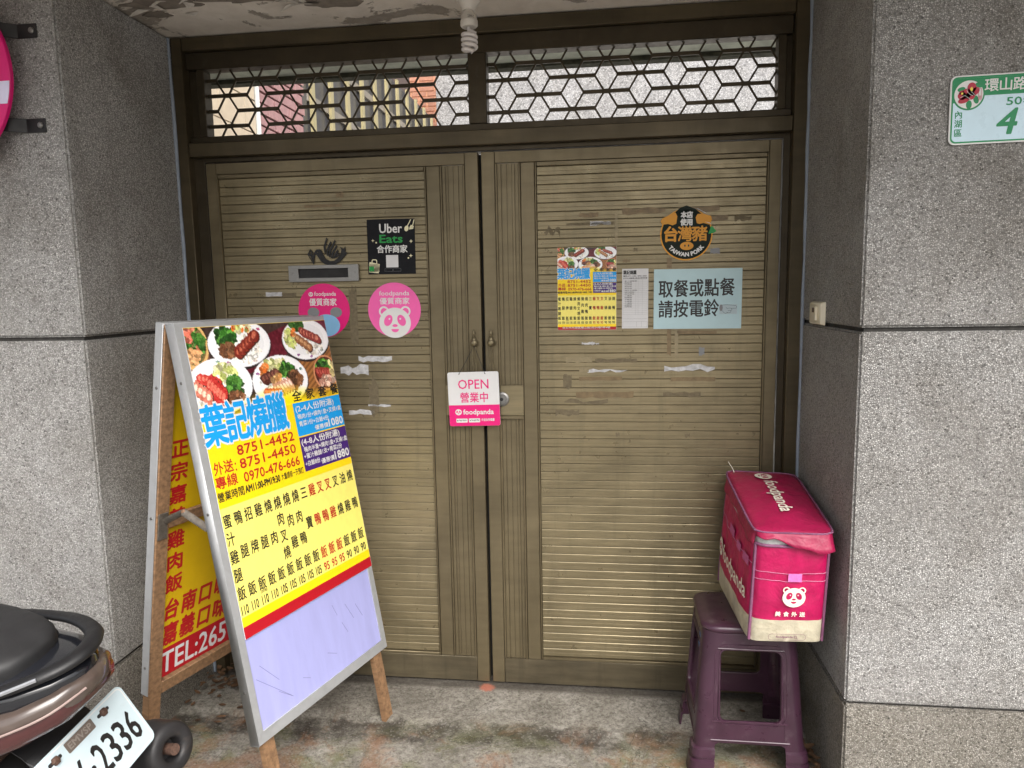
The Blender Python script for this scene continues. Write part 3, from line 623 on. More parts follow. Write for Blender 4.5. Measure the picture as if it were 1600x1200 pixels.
box('bell_mark', t, pm('brown_mark', (.08,.05,.03), .5), XR-.0215, XR-.0185, -.224, -.208, 1.374, 1.388)

# ================================================================== PRINTED MENU (poster and flyer share it)
def paint_food():
    W, H = 300, 130; U, V = np.meshgrid(np.linspace(0, 1, W), np.linspace(0, .30, H)); img = np.zeros((H, W, 3)); r = np.random.default_rng(3)
    def smooth(k):
        n = r.normal(size=(H, W))
        for _ in range(k): n = (n+np.roll(n,1,0)+np.roll(n,-1,0)+np.roll(n,1,1)+np.roll(n,-1,1))/5
        return n/(n.std()+1e-9)
    fine, mid = smooth(1), smooth(6)
    img[:] = np.array([62,46,42]); img += mid[..., None]*6
    d = (V-.10)+(U-.45)*.18; mar = np.abs(d) < .05; img[mar] = np.array([96,22,38])+mid[mar][:, None]*8
    tan = (U > .72) & (V > .1); st = (np.sin((U*60+V*140)*2.2) > 0); img[tan] = np.where(st[tan][:, None], np.array([168,112,62]), np.array([128,80,42]))
    img[(U < .12) & (V > .08)] = [120,80,60]
    def el(u, v, ru, rv, col, ang=0., nz=8, edge=0.0, ns=None):
        du, dv = U-u, (V-v); c, s = math.cos(ang), math.sin(ang); k = 1/.68
        x, y = du, dv*k; a = (x*c+y*s)/ru; b = (-x*s+y*c)/(rv*k); q = a*a+b*b+(fine*edge)
        mk_ = q < 1; img[mk_] = np.array(col)+(fine if ns is None else ns)[mk_][:, None]*nz; return mk_
    def plate(u, v, ru, rv):
        el(u, v+.006, ru*1.02, rv*1.03, (40,30,30)); el(u, v, ru, rv, (232,232,236), nz=2); el(u, v, ru*.965, rv*.96, (248,248,250), nz=2); el(u, v, ru*.78, rv*.77, (238,238,240), nz=2)
        for k in range(5):
            a = r.uniform(0, 6.28); el(u+ru*.86*math.cos(a), v+rv*.86*math.sin(a), .012, .005, random.choice([(150,90,150),(110,150,140),(190,80,130)]), nz=20, edge=.3)
    def cluster(u, v, ru, rv, cols, n, sz, seed=0):
        rr = np.random.default_rng(seed)
        for _ in range(n):
            a, q = rr.uniform(0, 6.28), math.sqrt(rr.uniform(0, 1)); c = np.array(cols[rr.integers(len(cols))])*rr.uniform(.7, 1.2)
            el(u+ru*q*math.cos(a), v+rv*q*math.sin(a), sz*rr.uniform(.5,1.3), sz*.6*rr.uniform(.5,1.2), np.clip(c, 0, 255), rr.uniform(0, 3), 14, .15)
    def meat(u, v, n, du, dv, ru, rv, ang, c1, c2):
        for k in range(n):
            x, y = u+du*(k-n/2), v+dv*(k-n/2); el(x+.006, y+.004, ru, rv, (60,28,22), ang, 6); el(x, y, ru, rv, c1, ang, 12, .1); el(x-.003, y-.003, ru*.6, rv*.4, c2, ang, 10, .1)
    GR = [(60,120,40),(40,95,30),(90,150,60),(30,70,25)]; CAB = [(214,216,140),(236,232,180),(190,200,110)]; OR = [(235,120,50),(240,150,80)]; RI = [(244,240,230),(252,250,246),(225,218,205)]; BR = [(130,85,55),(160,110,75),(95,60,40)]
    el(.03,.055,.095,.078,(216,172,110)); el(.03,.053,.082,.066,(120,100,60)); cluster(.03,.05,.075,.055,GR+[(200,120,90)],70,.022,1); cluster(.02,.09,.06,.02,[(214,160,110)],20,.018,2); cluster(.0,.02,.06,.02,[(200,110,90)],14,.02,3)
    plate(.327,.062,.205,.082); cluster(.36,.085,.10,.045,RI,160,.012,4); cluster(.24,.035,.06,.028,GR,70,.02,5); cluster(.35,.012,.06,.012,CAB+OR,40,.016,6); cluster(.24,.085,.05,.022,BR,50,.018,7); meat(.38,.06,6,.024,-.010,.036,.021,-.9,(128,44,34),(196,106,80))
    plate(.813,.068,.19,.078); cluster(.86,.09,.09,.04,RI,150,.012,8); cluster(.76,.012,.05,.016,GR,60,.018,9); cluster(.69,.06,.045,.03,CAB,50,.018,10); cluster(.71,.038,.03,.012,OR,16,.014,11); meat(.86,.058,6,.022,.006,.024,.024,-.9,(140,50,44),(206,130,104)); meat(.80,.088,4,.026,.012,.024,.018,.7,(150,96,60),(206,158,112))
    plate(.155,.195,.20,.092); cluster(.10,.235,.09,.035,RI,130,.012,12); cluster(.19,.155,.07,.026,CAB+[(246,240,210)],80,.02,13); cluster(.24,.20,.05,.030,GR,70,.02,14); cluster(.23,.24,.05,.018,BR,40,.018,15); meat(.10,.175,5,.022,.004,.028,.018,.8,(196,60,52),(232,128,108)); meat(.13,.215,6,.014,.010,.018,.036,.4,(190,52,48),(226,120,100)); meat(.05,.215,4,.02,.012,.02,.026,.2,(206,120,100),(240,214,190))
    plate(.56,.208,.205,.092); cluster(.50,.215,.10,.04,RI,130,.012,16); cluster(.54,.15,.08,.02,CAB,60,.02,17); cluster(.45,.165,.035,.02,OR,20,.015,18); cluster(.62,.175,.05,.028,GR,60,.02,19); cluster(.67,.21,.045,.03,BR,60,.02,20); meat(.50,.185,5,.024,-.004,.022,.022,-.8,(84,40,34),(130,80,66)); cluster(.53,.205,.04,.02,[(220,170,110),(200,140,80)],24,.018,21); meat(.58,.23,6,.022,-.003,.014,.03,-.6,(206,150,130),(246,226,212)); meat(.50,.245,5,.024,.002,.02,.014,.3,(190,50,48),(220,110,96))
    el(.925,.205,.105,.07,(206,140,100)); el(.925,.204,.093,.062,(90,40,30)); cluster(.92,.18,.07,.026,GR,40,.02,22); meat(.92,.205,5,.022,.002,.022,.024,-.5,(150,50,44),(190,90,80)); cluster(.92,.235,.06,.018,[(206,150,130),(226,190,170)],30,.018,23); cluster(.98,.19,.03,.03,[(236,214,150)],14,.014,24)
    fade = np.clip((V-.235-.02*np.sin(U*9))/.06, 0, 1)[..., None]; img = img*(1-fade)+np.array([253,224,10])*fade
    return W, H, U, V, np.clip(img, 0, 255)
def food_mesh():
    W, H, U, V, img = paint_food(); me = bpy.data.meshes.new('food_photo')
    me.from_pydata([(u, -v, 0) for u, v in zip(U.ravel(), V.ravel())], [], [(j*W+i, (j+1)*W+i, (j+1)*W+i+1, j*W+i+1) for j in range(H-1) for i in range(W-1)])
    a = me.color_attributes.new('Col', 'FLOAT_COLOR', 'POINT'); s = img.reshape(-1, 3)/255.; l = np.where(s <= .04045, s/12.92, ((s+.055)/1.055)**2.4)
    a.data.foreach_set('color', np.concatenate([l, np.ones((len(l), 1))], 1).astype(np.float32).ravel())
    m, nt, N, L, b = mk('food_photo_print'); at = N.new('ShaderNodeAttribute'); at.attribute_name = 'Col'; L.new(at.outputs['Color'], b.inputs['Base Color']); b.inputs['Roughness'].default_value = .35
    me.materials.append(m); return me
FOOD = food_mesh()
COLS = ['蜜汁雞腿飯','鴨腿飯','招牌飯','雞腿飯','燒肉飯','燒肉叉燒飯','燒肉雞飯','燒肉鴨飯','三寶飯','雞鴨飯','叉鴨飯','叉雞飯','叉燒飯','油雞飯','燒鴨飯']
PRICE = [110]*4+[105]*5+[95]*3+[90]*3
def menu_meshes():
    """unit menu: x 0..1 across, y 0..-1 down; stroke offsets in unit widths"""
    A = .588; Hh = .865      # proportions of the big poster
    X = lambda a: (a+.282)/A
    Y = lambda b: -(b-.015)/Hh
    T = {k: [] for k in ('title','halo','red','ink','white','rice_red')}
    for i, ch in enumerate('葉記燒臘'):
        x = X(-.279+i*.0815); bx_ = (x, Y(.343), x+.124, Y(.236)); T['title'].append((ch, *bx_, .0042)); T['halo'].append((ch, *bx_, .011))
    T['red'] += [('8751-4452', X(-.182), Y(.385), X(.052), Y(.357), 0.00100), ('8751-4450', X(-.181), Y(.424), X(.05), Y(.396), 0.00100), ('0970-476-666', X(-.176), Y(.464), X(.056), Y(.436), 0.00100), ('外送', X(-.275), Y(.423), X(-.206), Y(.39), 0.00090), (':', X(-.2), Y(.425), X(-.195), Y(.402), 0.00050), ('專線', X(-.278), Y(.462), X(-.2), Y(.43), 0.00090)]
    T['ink'] += [('營業時間', X(-.28), Y(.497), X(-.185), Y(.472), 0.00060), ('AM11:00-PM19:30', X(-.18), Y(.494), X(-.04), Y(.474), 0.00140), ('大量請前一天預訂', X(-.034), Y(.493), X(.066), Y(.474), 0.00030)]
    for i, ch in enumerate('全家套餐'): T['ink'].append((ch, X(.082+i*.062), Y(.268), X(.082+i*.062+.036), Y(.236), 0.00110))
    T['white'] += [('(2-4人份附湯)', X(.082), Y(.303), X(.27), Y(.281), 0.00060), ('鴨肉1份+燒肉1盒+叉燒1盒', X(.086), Y(.326), X(.302), Y(.310), 0.00035), ('青菜1份+白飯4份', X(.086), Y(.349), X(.23), Y(.333), 0.00035), ('優惠價', X(.155), Y(.372), X(.222), Y(.357), 0.00035), ('1080', X(.226), Y(.372), X(.3), Y(.347), 0.00140),
                   ('(4-8人份附湯)', X(.08), Y(.410), X(.27), Y(.388), 0.00080), ('鴨肉半隻+燒肉1盒+叉燒1盒', X(.086), Y(.432), X(.304), Y(.416), 0.00045), ('+蜜汁雞腿1支+青菜2份', X(.08), Y(.453), X(.27), Y(.437), 0.00045), ('+白飯8份', X(.08), Y(.477), X(.15), Y(.461), 0.00045), ('優惠價', X(.155), Y(.484), X(.222), Y(.468), 0.00045), ('1880', X(.226), Y(.484), X(.3), Y(.458), 0.00160)]
    for i, (s, pz_) in enumerate(zip(COLS, PRICE)):
        x = X(-.277+i*.0389); key = 'rice_red' if 9 <= i <= 11 else 'ink'; n = len(s)
        rows = {3: (.535, .630, .738), 4: (.535, .600, .668, .738), 5: (.535, .585, .636, .687, .738)}[n]
        for ch, b in zip(s, rows): T[key].append((ch, x, Y(b+.036), x+.043, Y(b), 0.00080))
        T[key].append((str(pz_), x, Y(.815), x+.043, Y(.789), 0.00080))
    T['ink'].append(('(四塊)', X(-.277+2*.0389), Y(.782), X(-.277+2*.0389)+.046, Y(.774), 0.00010))
    out = {}
    for k, its in T.items():
        mb = MB()
        for it in its: text_into(mb, *it[:5], 0., it[5])
        me = bpy.data.meshes.new('menu_text'); me.from_pydata(mb.v, [], mb.f); out[k] = me
    return out, X, Y
MENU, MX, MY = menu_meshes()
MMAT = dict(title=BLUE, halo=WHITE, red=DRED, ink=INK, white=WHITE, rice_red=DRED)
def menu(parent, x0, y1, W, H, z, zs, address=False):
    S = Matrix.Translation((x0, y1, z)) @ Matrix.Diagonal((W, H, zs, 1))
    def R(a, b, c, d, m, k, nm):
        me = MB().poly([(MX(a), MY(d)), (MX(c), MY(d)), (MX(c), MY(b)), (MX(a), MY(b))]).mesh(nm); o = obj(nm, me, m, parent, local=True, mw=Matrix.Translation((0,0,k)) @ S); return o
    e_ = .00012*zs if zs > 1 else .00012
    R(-.282,.014,.306,.515,YEL,0,'yellow_field'); R(-.282,.515,.306,.8205,CREAM,0,'pale_yellow_field'); R(-.282,.8205,.306,.847,YEL,0,'yellow_field'); R(-.282,.847,.306,.88,RED,0,'red_band')
    obj('food_photo', FOOD, None, parent, local=True, mw=Matrix.Translation((0,0,e_)) @ S)
    R(.074,.273,.306,.379,BLUE,2*e_,'blue_box'); R(.074,.383,.306,.492,PURP,2*e_,'purple_box')
    for i, k in enumerate(('halo','title','red','ink','rice_red','white')):
        obj('lettering', MENU[k], MMAT[k], parent, local=True, mw=Matrix.Translation((0,0,(3+i)*e_)) @ S)['kind'] = 'stuff'
    if address: lettering(parent, WHITE, [('台北市內湖區環山路2段50巷7弄4號', x0+.08*W, y1-H*.985, x0+.9*W, y1-H*.962, .0001)], z+9*e_)

# ---- on the gate: papers and stickers (each a thing stuck to the slats)
YS = .0030
t = tag(obj('menu_flyer', MB().box(-.1005,.1005,-.141,.141,-.0006,0).mesh('fl'), PAPER, mw=wall_mat(.3625, YS, 1.458, -.004)), 'small yellow menu flyer with dish photos taped to the gate slats', 'flyer')
menu(t, -.1, .1405, .2, .281, .0003, 1., True)
t = tag(obj('order_form', MB().box(-.044,.044,-.101,.101,-.0006,0).mesh('of'), PAPER, mw=wall_mat(.526, YS, 1.4215, -.003)), 'narrow white printed order form with ruled rows taped to the gate', 'form')
lettering(t, INK, [('葉記燒臘', -.040,.082,.004,.095,.0005), ('電話:8751-4452 / 8751-4450', -.040,.074,.038,.079,.0001), ('台北市內湖區環山路2段50巷7弄4號', -.040,.067,.040,.0715,.0001)], .0003)
lettering(t, INK, [(COLS[i % 15], -.036, .0575-i*.0062, -.036+.0085*len(COLS[i % 15]), .0615-i*.0062) for i in range(15)], .0003)
ln = [R4(-.041, .0645-i*.0062, .041, .0648-i*.0062) for i in range(20)]+[R4(x, -.055, x+.0003, .0648) for x in (-.041,.002,.010,.024,.0407)]+[R4(-.041,y,.041,y+.0004) for y in (-.068,-.078,-.096)]+[R4(x,-.096,x+.0004,-.078) for x in (-.041,.005,.022,.0406)]
flat(t, GREY, ln, .0003, 'ruled_lines')
t = tag(obj('notice_paper', shape([rrect(-.145,-.1005,.145,.1005,.001)], .0003), BLUEPAPER, mw=wall_mat(.7335, YS, 1.4175, -.004)), 'pale blue notice in large black characters asking visitors to ring the bell', 'notice')
rt = random.Random(3); its = []
for i, ch in enumerate('取餐或點餐'): its.append((ch, -.126+i*.0505, .006+i*.001, -.126+i*.0505+.042, .060+i*.0012, .0011))
for i, ch in enumerate('請按電鈴'): its.append((ch, -.126+i*.0505, -.062+i*.001, -.126+i*.0505+.042, -.008+i*.001, .0011))
lettering(t, INK, its, .0005)
HANDC = ink('drawing_grey', (165,182,188)); flat(t, HANDC, [R4(.073,-.052,.130,-.020)], .0005); flat(t, GREY, [ell(.078,-.031,.0055,.011,20)], .0008, 'cuff')
hl = [[(.080,-.022),(.095,-.021),(.110,-.022),(.126,-.024),(.129,-.028),(.127,-.033),(.112,-.033)], [(.112,-.033),(.104,-.032),(.098,-.034),(.094,-.030)], [(.112,-.033),(.114,-.038),(.110,-.041),(.100,-.040)], [(.110,-.041),(.110,-.046),(.104,-.048),(.096,-.046)], [(.100,-.048),(.092,-.050),(.086,-.046),(.082,-.040)]]
flat(t, INK, [strip(p, .0009) for p in hl], .0009, 'hand_drawing')
# pork sticker
t = tag(obj('pork_sticker', shape([ell(0,0,.086,.086,48)], .0003), GOLD, mw=wall_mat(.694, YS, 1.632)), 'round black and gold sticker lettered TAIWAN PORK on the gate', 'sticker')
DKG2 = pm('black_green_vinyl', (.009,.016,.011), .6, var=.1, spec=.2)
flat(t, DKG2, [ell(0,0,.0815,.0815,48), [(-.05,.064),(-.02,.088),(.0,.095),(.03,.082),(.056,.06)]], .0004)
flat(t, GOLD, [[(-.033,.036),(-.030,.06),(-.036,.073),(-.055,.066),(-.079,.054),(-.085,.046),(-.08,.034),(-.06,.036),(-.045,.031)], [(.034,.036),(.03,.055),(.036,.066),(.055,.066),(.08,.058),(.083,.046),(.075,.03),(.055,.036),(.042,.033)], ell(.002,-.038,.022,.0135,28)], .0007)
flat(t, DKG, [ell(-.004,-.037,.0025,.004,12), ell(.008,-.037,.0025,.004,12)], .001)
flat(t, GRN2, [[(.072,.0),(.08,.024),(.083,.026),(.098,.008),(.088,.002)]], .0007)
lettering(t, WHITE, [('本店', -.018,.054,.020,.074,.0011), ('使用', -.019,.030,.019,.050,.0011)], .0008)
lettering(t, GOLD, [('台', -.072,-.022,-.030,.024,.0020), ('灣', -.025,-.022,.017,.024,.0011), ('豬', .022,-.022,.066,.024,.0013)], .0009)
flat(t, PAPER, [[(.018,.088),(.032,.084),(.066,.066),(.060,.071),(.036,.083)], [(.060,.040),(.076,.036),(.084,.028),(.078,.033)]], .0012, 'curled_edge')
def arc(x, y, z):
    R_ = .066; a = -PI/2+(x/R_); r = R_-y; return (r*math.cos(a), r*math.sin(a)+.0, z)
lettering(t, WHITE, [('TAIWAN PORK', -.062, -.0065, .062, .0065, .0009)], .0008, fn=arc)
# delivery sticker, black
t = tag(obj('delivery_sticker', shape([rrect(-.0865,-.0955,.0865,.0955,.002)], .0003), pm('black_vinyl', (.006,.0065,.009), .6, var=.1, spec=.2), mw=wall_mat(-.322, YS, 1.618, -.008)), 'black square delivery sticker with white and green lettering', 'sticker')
lettering(t, WHITE, [('Uber', -.041,.048,.040,.079,.0008), ('合作商家', -.052,-.021,.058,.004,.0007)], .0005)
lettering(t, GRN2, [('Eats', -.041,.014,.041,.041,.0010)], .0005)
flat(t, PAPER, [R4(-.020,-.072,.024,-.029)], .0005, 'blank_square')
flat(t, CREAMI, [R4(-.083,-.087,-.046,-.060)+[], [(-.083,-.060),(-.080,-.052),(-.0435,-.060),(-.0485,-.092),(-.083,-.088)], [rrect(-.073,-.062,-.053,-.043,.006), rrect(-.070,-.062,-.056,-.046,.004)], ell(.057,.062,.0075,.010,20,rot=-.3), strip([(.060,.070),(.068,.083),(.073,.093)], .003), strip([(.076,.062),(.081,.077),(.085,.092)], .003), [(.066,.058),(.081,.060),(.083,.070),(.073,.074),(.068,.066)]], .0005, 'icons')
flat(t, GRN2, [R4(-.082,-.085,-.065,-.068)], .0008, 'icons')
def spark(x, y, s): return [(x, y+s),(x+s*.25,y+s*.25),(x+s,y),(x+s*.25,y-s*.25),(x,y-s),(x-s*.25,y-s*.25),(x-s,y),(x-s*.25,y+s*.25)]
flat(t, CREAMI, [spark(-.066,.022,.006), spark(.072,.018,.007), spark(.070,-.032,.007), ell(-.054,.015,.003,.003,12), ell(.061,-.040,.003,.003,12)], .0005, 'icons')
flat(t, GREY, [[rrect(-.026,-.086,.003,-.076,.001), rrect(-.0255,-.0855,.0025,-.0765,.001)], [rrect(.005,-.086,.033,-.076,.001), rrect(.0055,-.0855,.0325,-.0765,.001)]], .0005, 'icons')
lettering(t, GREY, [('App', -.018,-.084,-.004,-.078), ('App', .014,-.084,.028,-.078)][:0] or [('·', -.02,-.082,-.019,-.081)], .0005)
# panda head emblem
def panda(parent, x, y, s, fg, bg, z, ears=True, fn=None):
    head = ell(x, y, s, s*.93, 40)
    p = [head]
    if ears:
        for sx in (-1, 1): p.append([ell(x+sx*s*.68, y+s*.70, s*.32, s*.32, 24), ell(x+sx*s*.68, y+s*.70, s*.21, s*.21, 24)])
    flat(parent, fg, p[:1], z, 'emblem', fn=fn)
    if ears: flat(parent, fg, p[1:], z-.00012, 'emblem', fn=fn)
    flat(parent, bg, [ell(x-s*.42, y+s*.15, s*.25, s*.36, 24, rot=-.45), ell(x+s*.42, y+s*.15, s*.25, s*.36, 24, rot=.45), ell(x, y-s*.17, s*.17, s*.09, 16), ell(x, y-s*.38, s*.24, s*.2, 20, PI, 2*PI)], z+.0003, 'emblem', fn=fn)
    flat(parent, fg, [ell(x-s*.34, y+s*.24, s*.06, s*.06, 10), ell(x+s*.34, y+s*.24, s*.06, s*.06, 10)], z+.0006, 'emblem', fn=fn)
t = tag(obj('pink_sticker', shape([ell(0,0,.0965,.0965,56)], .0003), PINK, mw=wall_mat(-.3195, YS, 1.3965, -.008)), 'round pale pink sticker with a white panda face emblem', 'sticker')
lettering(t, WHITE, [('foodpanda', -.054,.046,.056,.067,.0002), ('優質商家', -.053,.020,.056,.042,.0004)], .0005)
panda(t, .001, -.046, .058, WHITE, PINK, .0006)
t = tag(obj('magenta_sticker', shape([ell(0,0,.0965,.0965,56)], .0003), MAG, mw=wall_mat(-.5805, YS, 1.3985, -.008)), 'round deep magenta sticker below the mail slot, half hidden by the sandwich board', 'sticker')
lettering(t, WHITE, [('foodpanda', -.034,.048,.047,.067,.0002), ('優質商家', -.054,.017,.048,.042,.0005)], .0005)
panda(t, -.047, .058, .0085, WHITE, MAG, .0006, False)
flat(t, LBLUE, [ell(.008,-.054,.050,.040,40)], .0006, 'pale_shape'); flat(t, GREY, [ell(.045,-.007,.022,.018,24), ell(-.04,-.007,.022,.018,24)], .0005, 'pale_shape')
# OPEN sign
t = tag(obj('open_sign', shape([[p for p in rrect(-.0905,-.0955,.0905,.0955,.007)], ell(-.049,.089,.0024,n=12), ell(.043,.0885,.0024,n=12)], .0011, .0003), PAPER, mw=wall_mat(-.0335, -.034, 1.0815, .022)), 'white and magenta OPEN sign hanging by a cord from the gate handle', 'sign')
flat(t, MAG, [[(.0905,-.021),(-.0905,-.021)]+[p for p in rrect(-.0905,-.0955,.0905,.0955,.007) if p[1] < -.05]], .0016, 'magenta_field')
lettering(t, MAG, [('OPEN', -.054,.036,.054,.069,.0003), ('營業中', -.048,-.012,.050,.022,.0005)], .0017)
lettering(t, WHITE, [('foodpanda', -.040,-.060,.068,-.037,.0006), ('外送合作餐廳', .024,-.079,.070,-.070,.0002)], .0022)
panda(t, -.057, -.046, .0115, WHITE, MAG, .0022, False)
flat(t, WHITE, [rrect(-.066,-.083,-.026,-.069,.002), rrect(-.021,-.083,.019,-.069,.002)], .0022, 'badge')
lettering(t, INK, [('App Store', -.056,-.079,-.030,-.072,.0001), ('Google Play', -.012,-.079,.016,-.072,.0001)], .0026)
flat(t, INK, [ell(-.061,-.076,.0024,n=12), [(-.0175,-.079),(-.0175,-.073),(-.0135,-.076)]], .0026, 'badge')
wm = WM[t.name]; iv = wm.inverted()
a_, b_ = Vector((-.049,.089,.0015)), Vector((.043,.0885,.0015)); hk = iv @ Vector((-.030, -.026, 1.270))
obj('cord', MB().tube([a_, a_*.5+hk*.5+Vector((0,-.002,0)), hk], .0011, 5).tube([b_, b_*.5+hk*.5+Vector((.001,-.003,0)), hk], .0011, 5).mesh('cord'), INK, t, local=True)

# ================================================================== SANDWICH BOARD
eV = Vector((.29416337,.95574434,-.004547)); dV = Vector((.17005353,-.05233985,-.98404387)); nV = Vector((.95575422,-.29416641,0))
d2V = Vector((-.1559552,.04800061,-.98659714)); OV = Vector((-.62296613,-.41925086,1.38393856)); AV = Vector((-.77735062,-.69244138,1.38919996))
FM = frame_mat(OV, eV, -dV); BM = frame_mat(AV+eV*.3065, eV, -d2V)
t = thing('sandwich_board', 'aluminium framed sandwich board with a yellow menu poster, standing before the gate', 'sign board', (-.7,-.45,0))
WB, HB = .3065, 1.1705
def lp_(nm, mat, mbx, M_, bev=.0, par=None): return obj(nm, mbx.mesh(nm, bev, 1, 40 if bev else None), mat, par or t, mw=M_)
for nm, q in (('frame_rail', [(-WB,0),(WB,0),(WB-.022,-.018),(-WB+.022,-.018)]), ('frame_rail', [(-WB,-HB),(WB,-HB),(WB-.022,-HB+.03),(-WB+.022,-HB+.03)]), ('frame_rail', [(-WB,0),(-WB+.022,-.018),(-WB+.022,-HB+.03),(-WB,-HB)]), ('frame_rail', [(WB,0),(WB-.022,-.018),(WB-.022,-HB+.03),(WB,-HB)])):
    obj(nm, shape([q], .0155, .0008), ALU, t, mw=FM @ Matrix.Translation((0,0,-.0163)))
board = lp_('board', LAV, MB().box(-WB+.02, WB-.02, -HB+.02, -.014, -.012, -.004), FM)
# pencil-like scratches on the bare board
sc_ = [strip([(x, y), (x+dx, y-dy)], .0012) for x, y, dx, dy in [(-.27,-1.0,.12,.11),(-.25,-.97,.06,.07),(.14,-.95,.03,.06),(.11,-1.0,.02,.04),(.19,-.97,.025,.05),(.02,-1.06,.04,.02),(-.1,-1.08,.03,.015),(-.2,-1.07,.05,.04),(.08,-.93,.015,.04)]]
flat(board, pm('scratch', lin((112,112,150)), .5), sc_, -.0038, 'scratches')
# poster: a slightly wavy sheet under the print
poster = lp_('menu_poster', PAPER, MB().box(-.283, .307, -.8805, -.0135, -.0002, .0010), FM)
menu(poster, -.282, -.015, .588, .865, .0013, 1.)
for s in (-1, 1):
    lp_('leg', WOOD, MB().box(s*.262-.0225, s*.262+.0225, -HB-.255, -.02, -.031, -.0125), FM, .002)
    for b in (.16, .52, 1.02):
        obj('screw', MB().lathe([(0,0),(.0045,0),(.004,.0018),(0,.0025)], (0,0,0), 10).mesh('s', smooth=40), STEEL, t, mw=FM @ Matrix.Translation((s*(WB+.0002), -b, -.016)) @ Matrix.Rotation(s*PI/2, 4, 'Y'))
# the second panel, seen from inside
for s in (-1, 1):
    x0, x1 = (-WB, -WB+.003) if s < 0 else (WB-.003, WB)
    lp_('frame_rail', ALU, MB().box(x0, x1, -HB+.05, 0, 0, .028), BM, .0008)
    lp_('leg', WOOD, MB().box(s*.2815-.0215, s*.2815+.0215, -1.402, -.003, .004, .032), BM, .002)
    for b in (.18, .56, 1.03):
        obj('screw', MB().lathe([(0,0),(.0045,0),(.004,.0018),(0,.0025)], (0,0,0), 10).mesh('s', smooth=40), STEEL, t, mw=BM @ Matrix.Translation((s*(WB+.0002), -b, .014)) @ Matrix.Rotation(s*PI/2, 4, 'Y'))
lp_('frame_rail', ALU, MB().box(-WB+.003, WB-.003, -.024, 0, 0, .028), BM, .0008)
lp_('crossbar', WOOD, MB().box(-.2595, .2595, -1.136, -1.096, .006, .030), BM, .002)
lp_('crossbar', WOOD, MB().box(-.2595, .2595, -.60, -.563, .0165, .030), BM, .002)
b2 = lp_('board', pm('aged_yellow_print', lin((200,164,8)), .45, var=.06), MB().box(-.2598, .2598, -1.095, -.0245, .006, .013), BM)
flat(b2, RED, [R4(-.2598,-1.095,.2598,-1.0)], .0133, 'red_band')
its = [(ch, -.243, -.345-i*.0705-.052, -.190, -.345-i*.0705, .0018) for i, ch in enumerate('正宗嘉義雞肉飯')]
its += [(ch, -.248+i*.064, -.908+i*.001, -.248+i*.064+.048, -.846+i*.001, .0024, .12) for i, ch in enumerate('台南口味')] + [(ch, -.250+i*.064, -.990+i*.001, -.250+i*.064+.048, -.926+i*.001, .0024, .12) for i, ch in enumerate('嘉義口味')]
its += [('多', -.02, -.80, .10, -.62, .006, .15)]
lettering(b2, DRED, its, .0137)
lettering(b2, PAPER, [('TEL:2659', -.250, -1.083, .045, -1.014, .0012)], .0137)
lp_('hinge', STEEL, MB().box(-.22, -.16, -.0003, .0012, -.035, -.001).box(.14, .20, -.0003, .0012, -.035, -.001), FM)
pr, pf = BM @ Vector((-.281,-.570,.038)), FM @ Vector((-WB+.006,-.56,-.033)); pmid = pr*.5+pf*.5+Vector((.0,-.004,.040))
BRC = pm('tarnished_steel', (.17,.15,.125), .5, .6, var=.3, scale=60, dirt=.4, dirtcol=(.12,.06,.03))
obj('brace_plate', MB().box(-.30,-.268,-.625,-.545,.0325,.036).mesh('bp', .001), BRC, t, mw=BM)
for a, b in ((pr, pmid), (pmid+Vector((0,-.004,0)), pf)):
    obj('brace_arm', MB().tube([a, a*.5+b*.5, b], .010, 8, True, .28, up=(.6,-.75,.1)).mesh('arm', smooth=40), BRC, t)
obj('brace_pin', MB().sphere(pmid, .0085, 10, 6).mesh('pin', smooth=60), pm('rusty_steel', (.22,.12,.07), .6, .5, var=.4, scale=90), t)

# ================================================================== STOOL
t = thing('plastic_stool', 'purple plastic stool carrying the delivery bag', 'stool', (.847,-.295,0))
sx0, sy0 = .847, -.295
def rsq(h, r, n=6, k=1.): return [(x, y*k) for x, y in rrect(-h, -h, h, h, r, n)]
KY = .94
prof = [(.118,.428,.05),(.128,.432,.05),(.137,.440,.05),(.141,.448,.05),(.139,.456,.05),(.132,.460,.048),(.10,.4612,.04),(.03,.4612,.012)]
m = MB().loft([[(sx0+x, sy0+y*KY, z) for x, y in rsq(h, r)] for h, z, r in prof]); obj('seat', m.mesh('seat', smooth=50), PURPLE_P, t)
def Lprof(h, arm, r, th):
    out = [(h-arm, h)]+[(h-r+r*math.cos(a), h-r+r*math.sin(a)) for a in [PI/2-PI/2*i/6 for i in range(7)]]+[(h, h-arm)]
    ri = max(r-th, .002); inn = [(h-th, h-arm)]+[(h-th-ri+ri*math.cos(a), h-th-ri+ri*math.sin(a)) for a in [PI/2*i/6 for i in range(7)]]+[(h-arm, h-th)]
    return out+inn
LEV = [(.4405,.136,.058,.045),(.40,.139,.055,.042),(.30,.146,.054,.035),(.18,.154,.056,.030),(.10,.1595,.058,.027),(.088,.160,.058,.026),(.0835,.1675,.066,.026),(.060,.1705,.068,.026),(.0565,.1655,.063,.026),(.049,.166,.063,.026),(.0455,.173,.070,.026),(.012,.177,.073,.026),(.0,.179,.074,.026)]
for a, b in ((1,1),(1,-1),(-1,1),(-1,-1)):
    m = MB().loft([[(sx0+a*x, sy0+b*y*KY, z-.002*(z < .01)) for x, y in Lprof(h, arm, r, .0055)] for z, h, arm, r in LEV])
    obj('leg', m.mesh('leg', smooth=42), PURPLE_P, t)
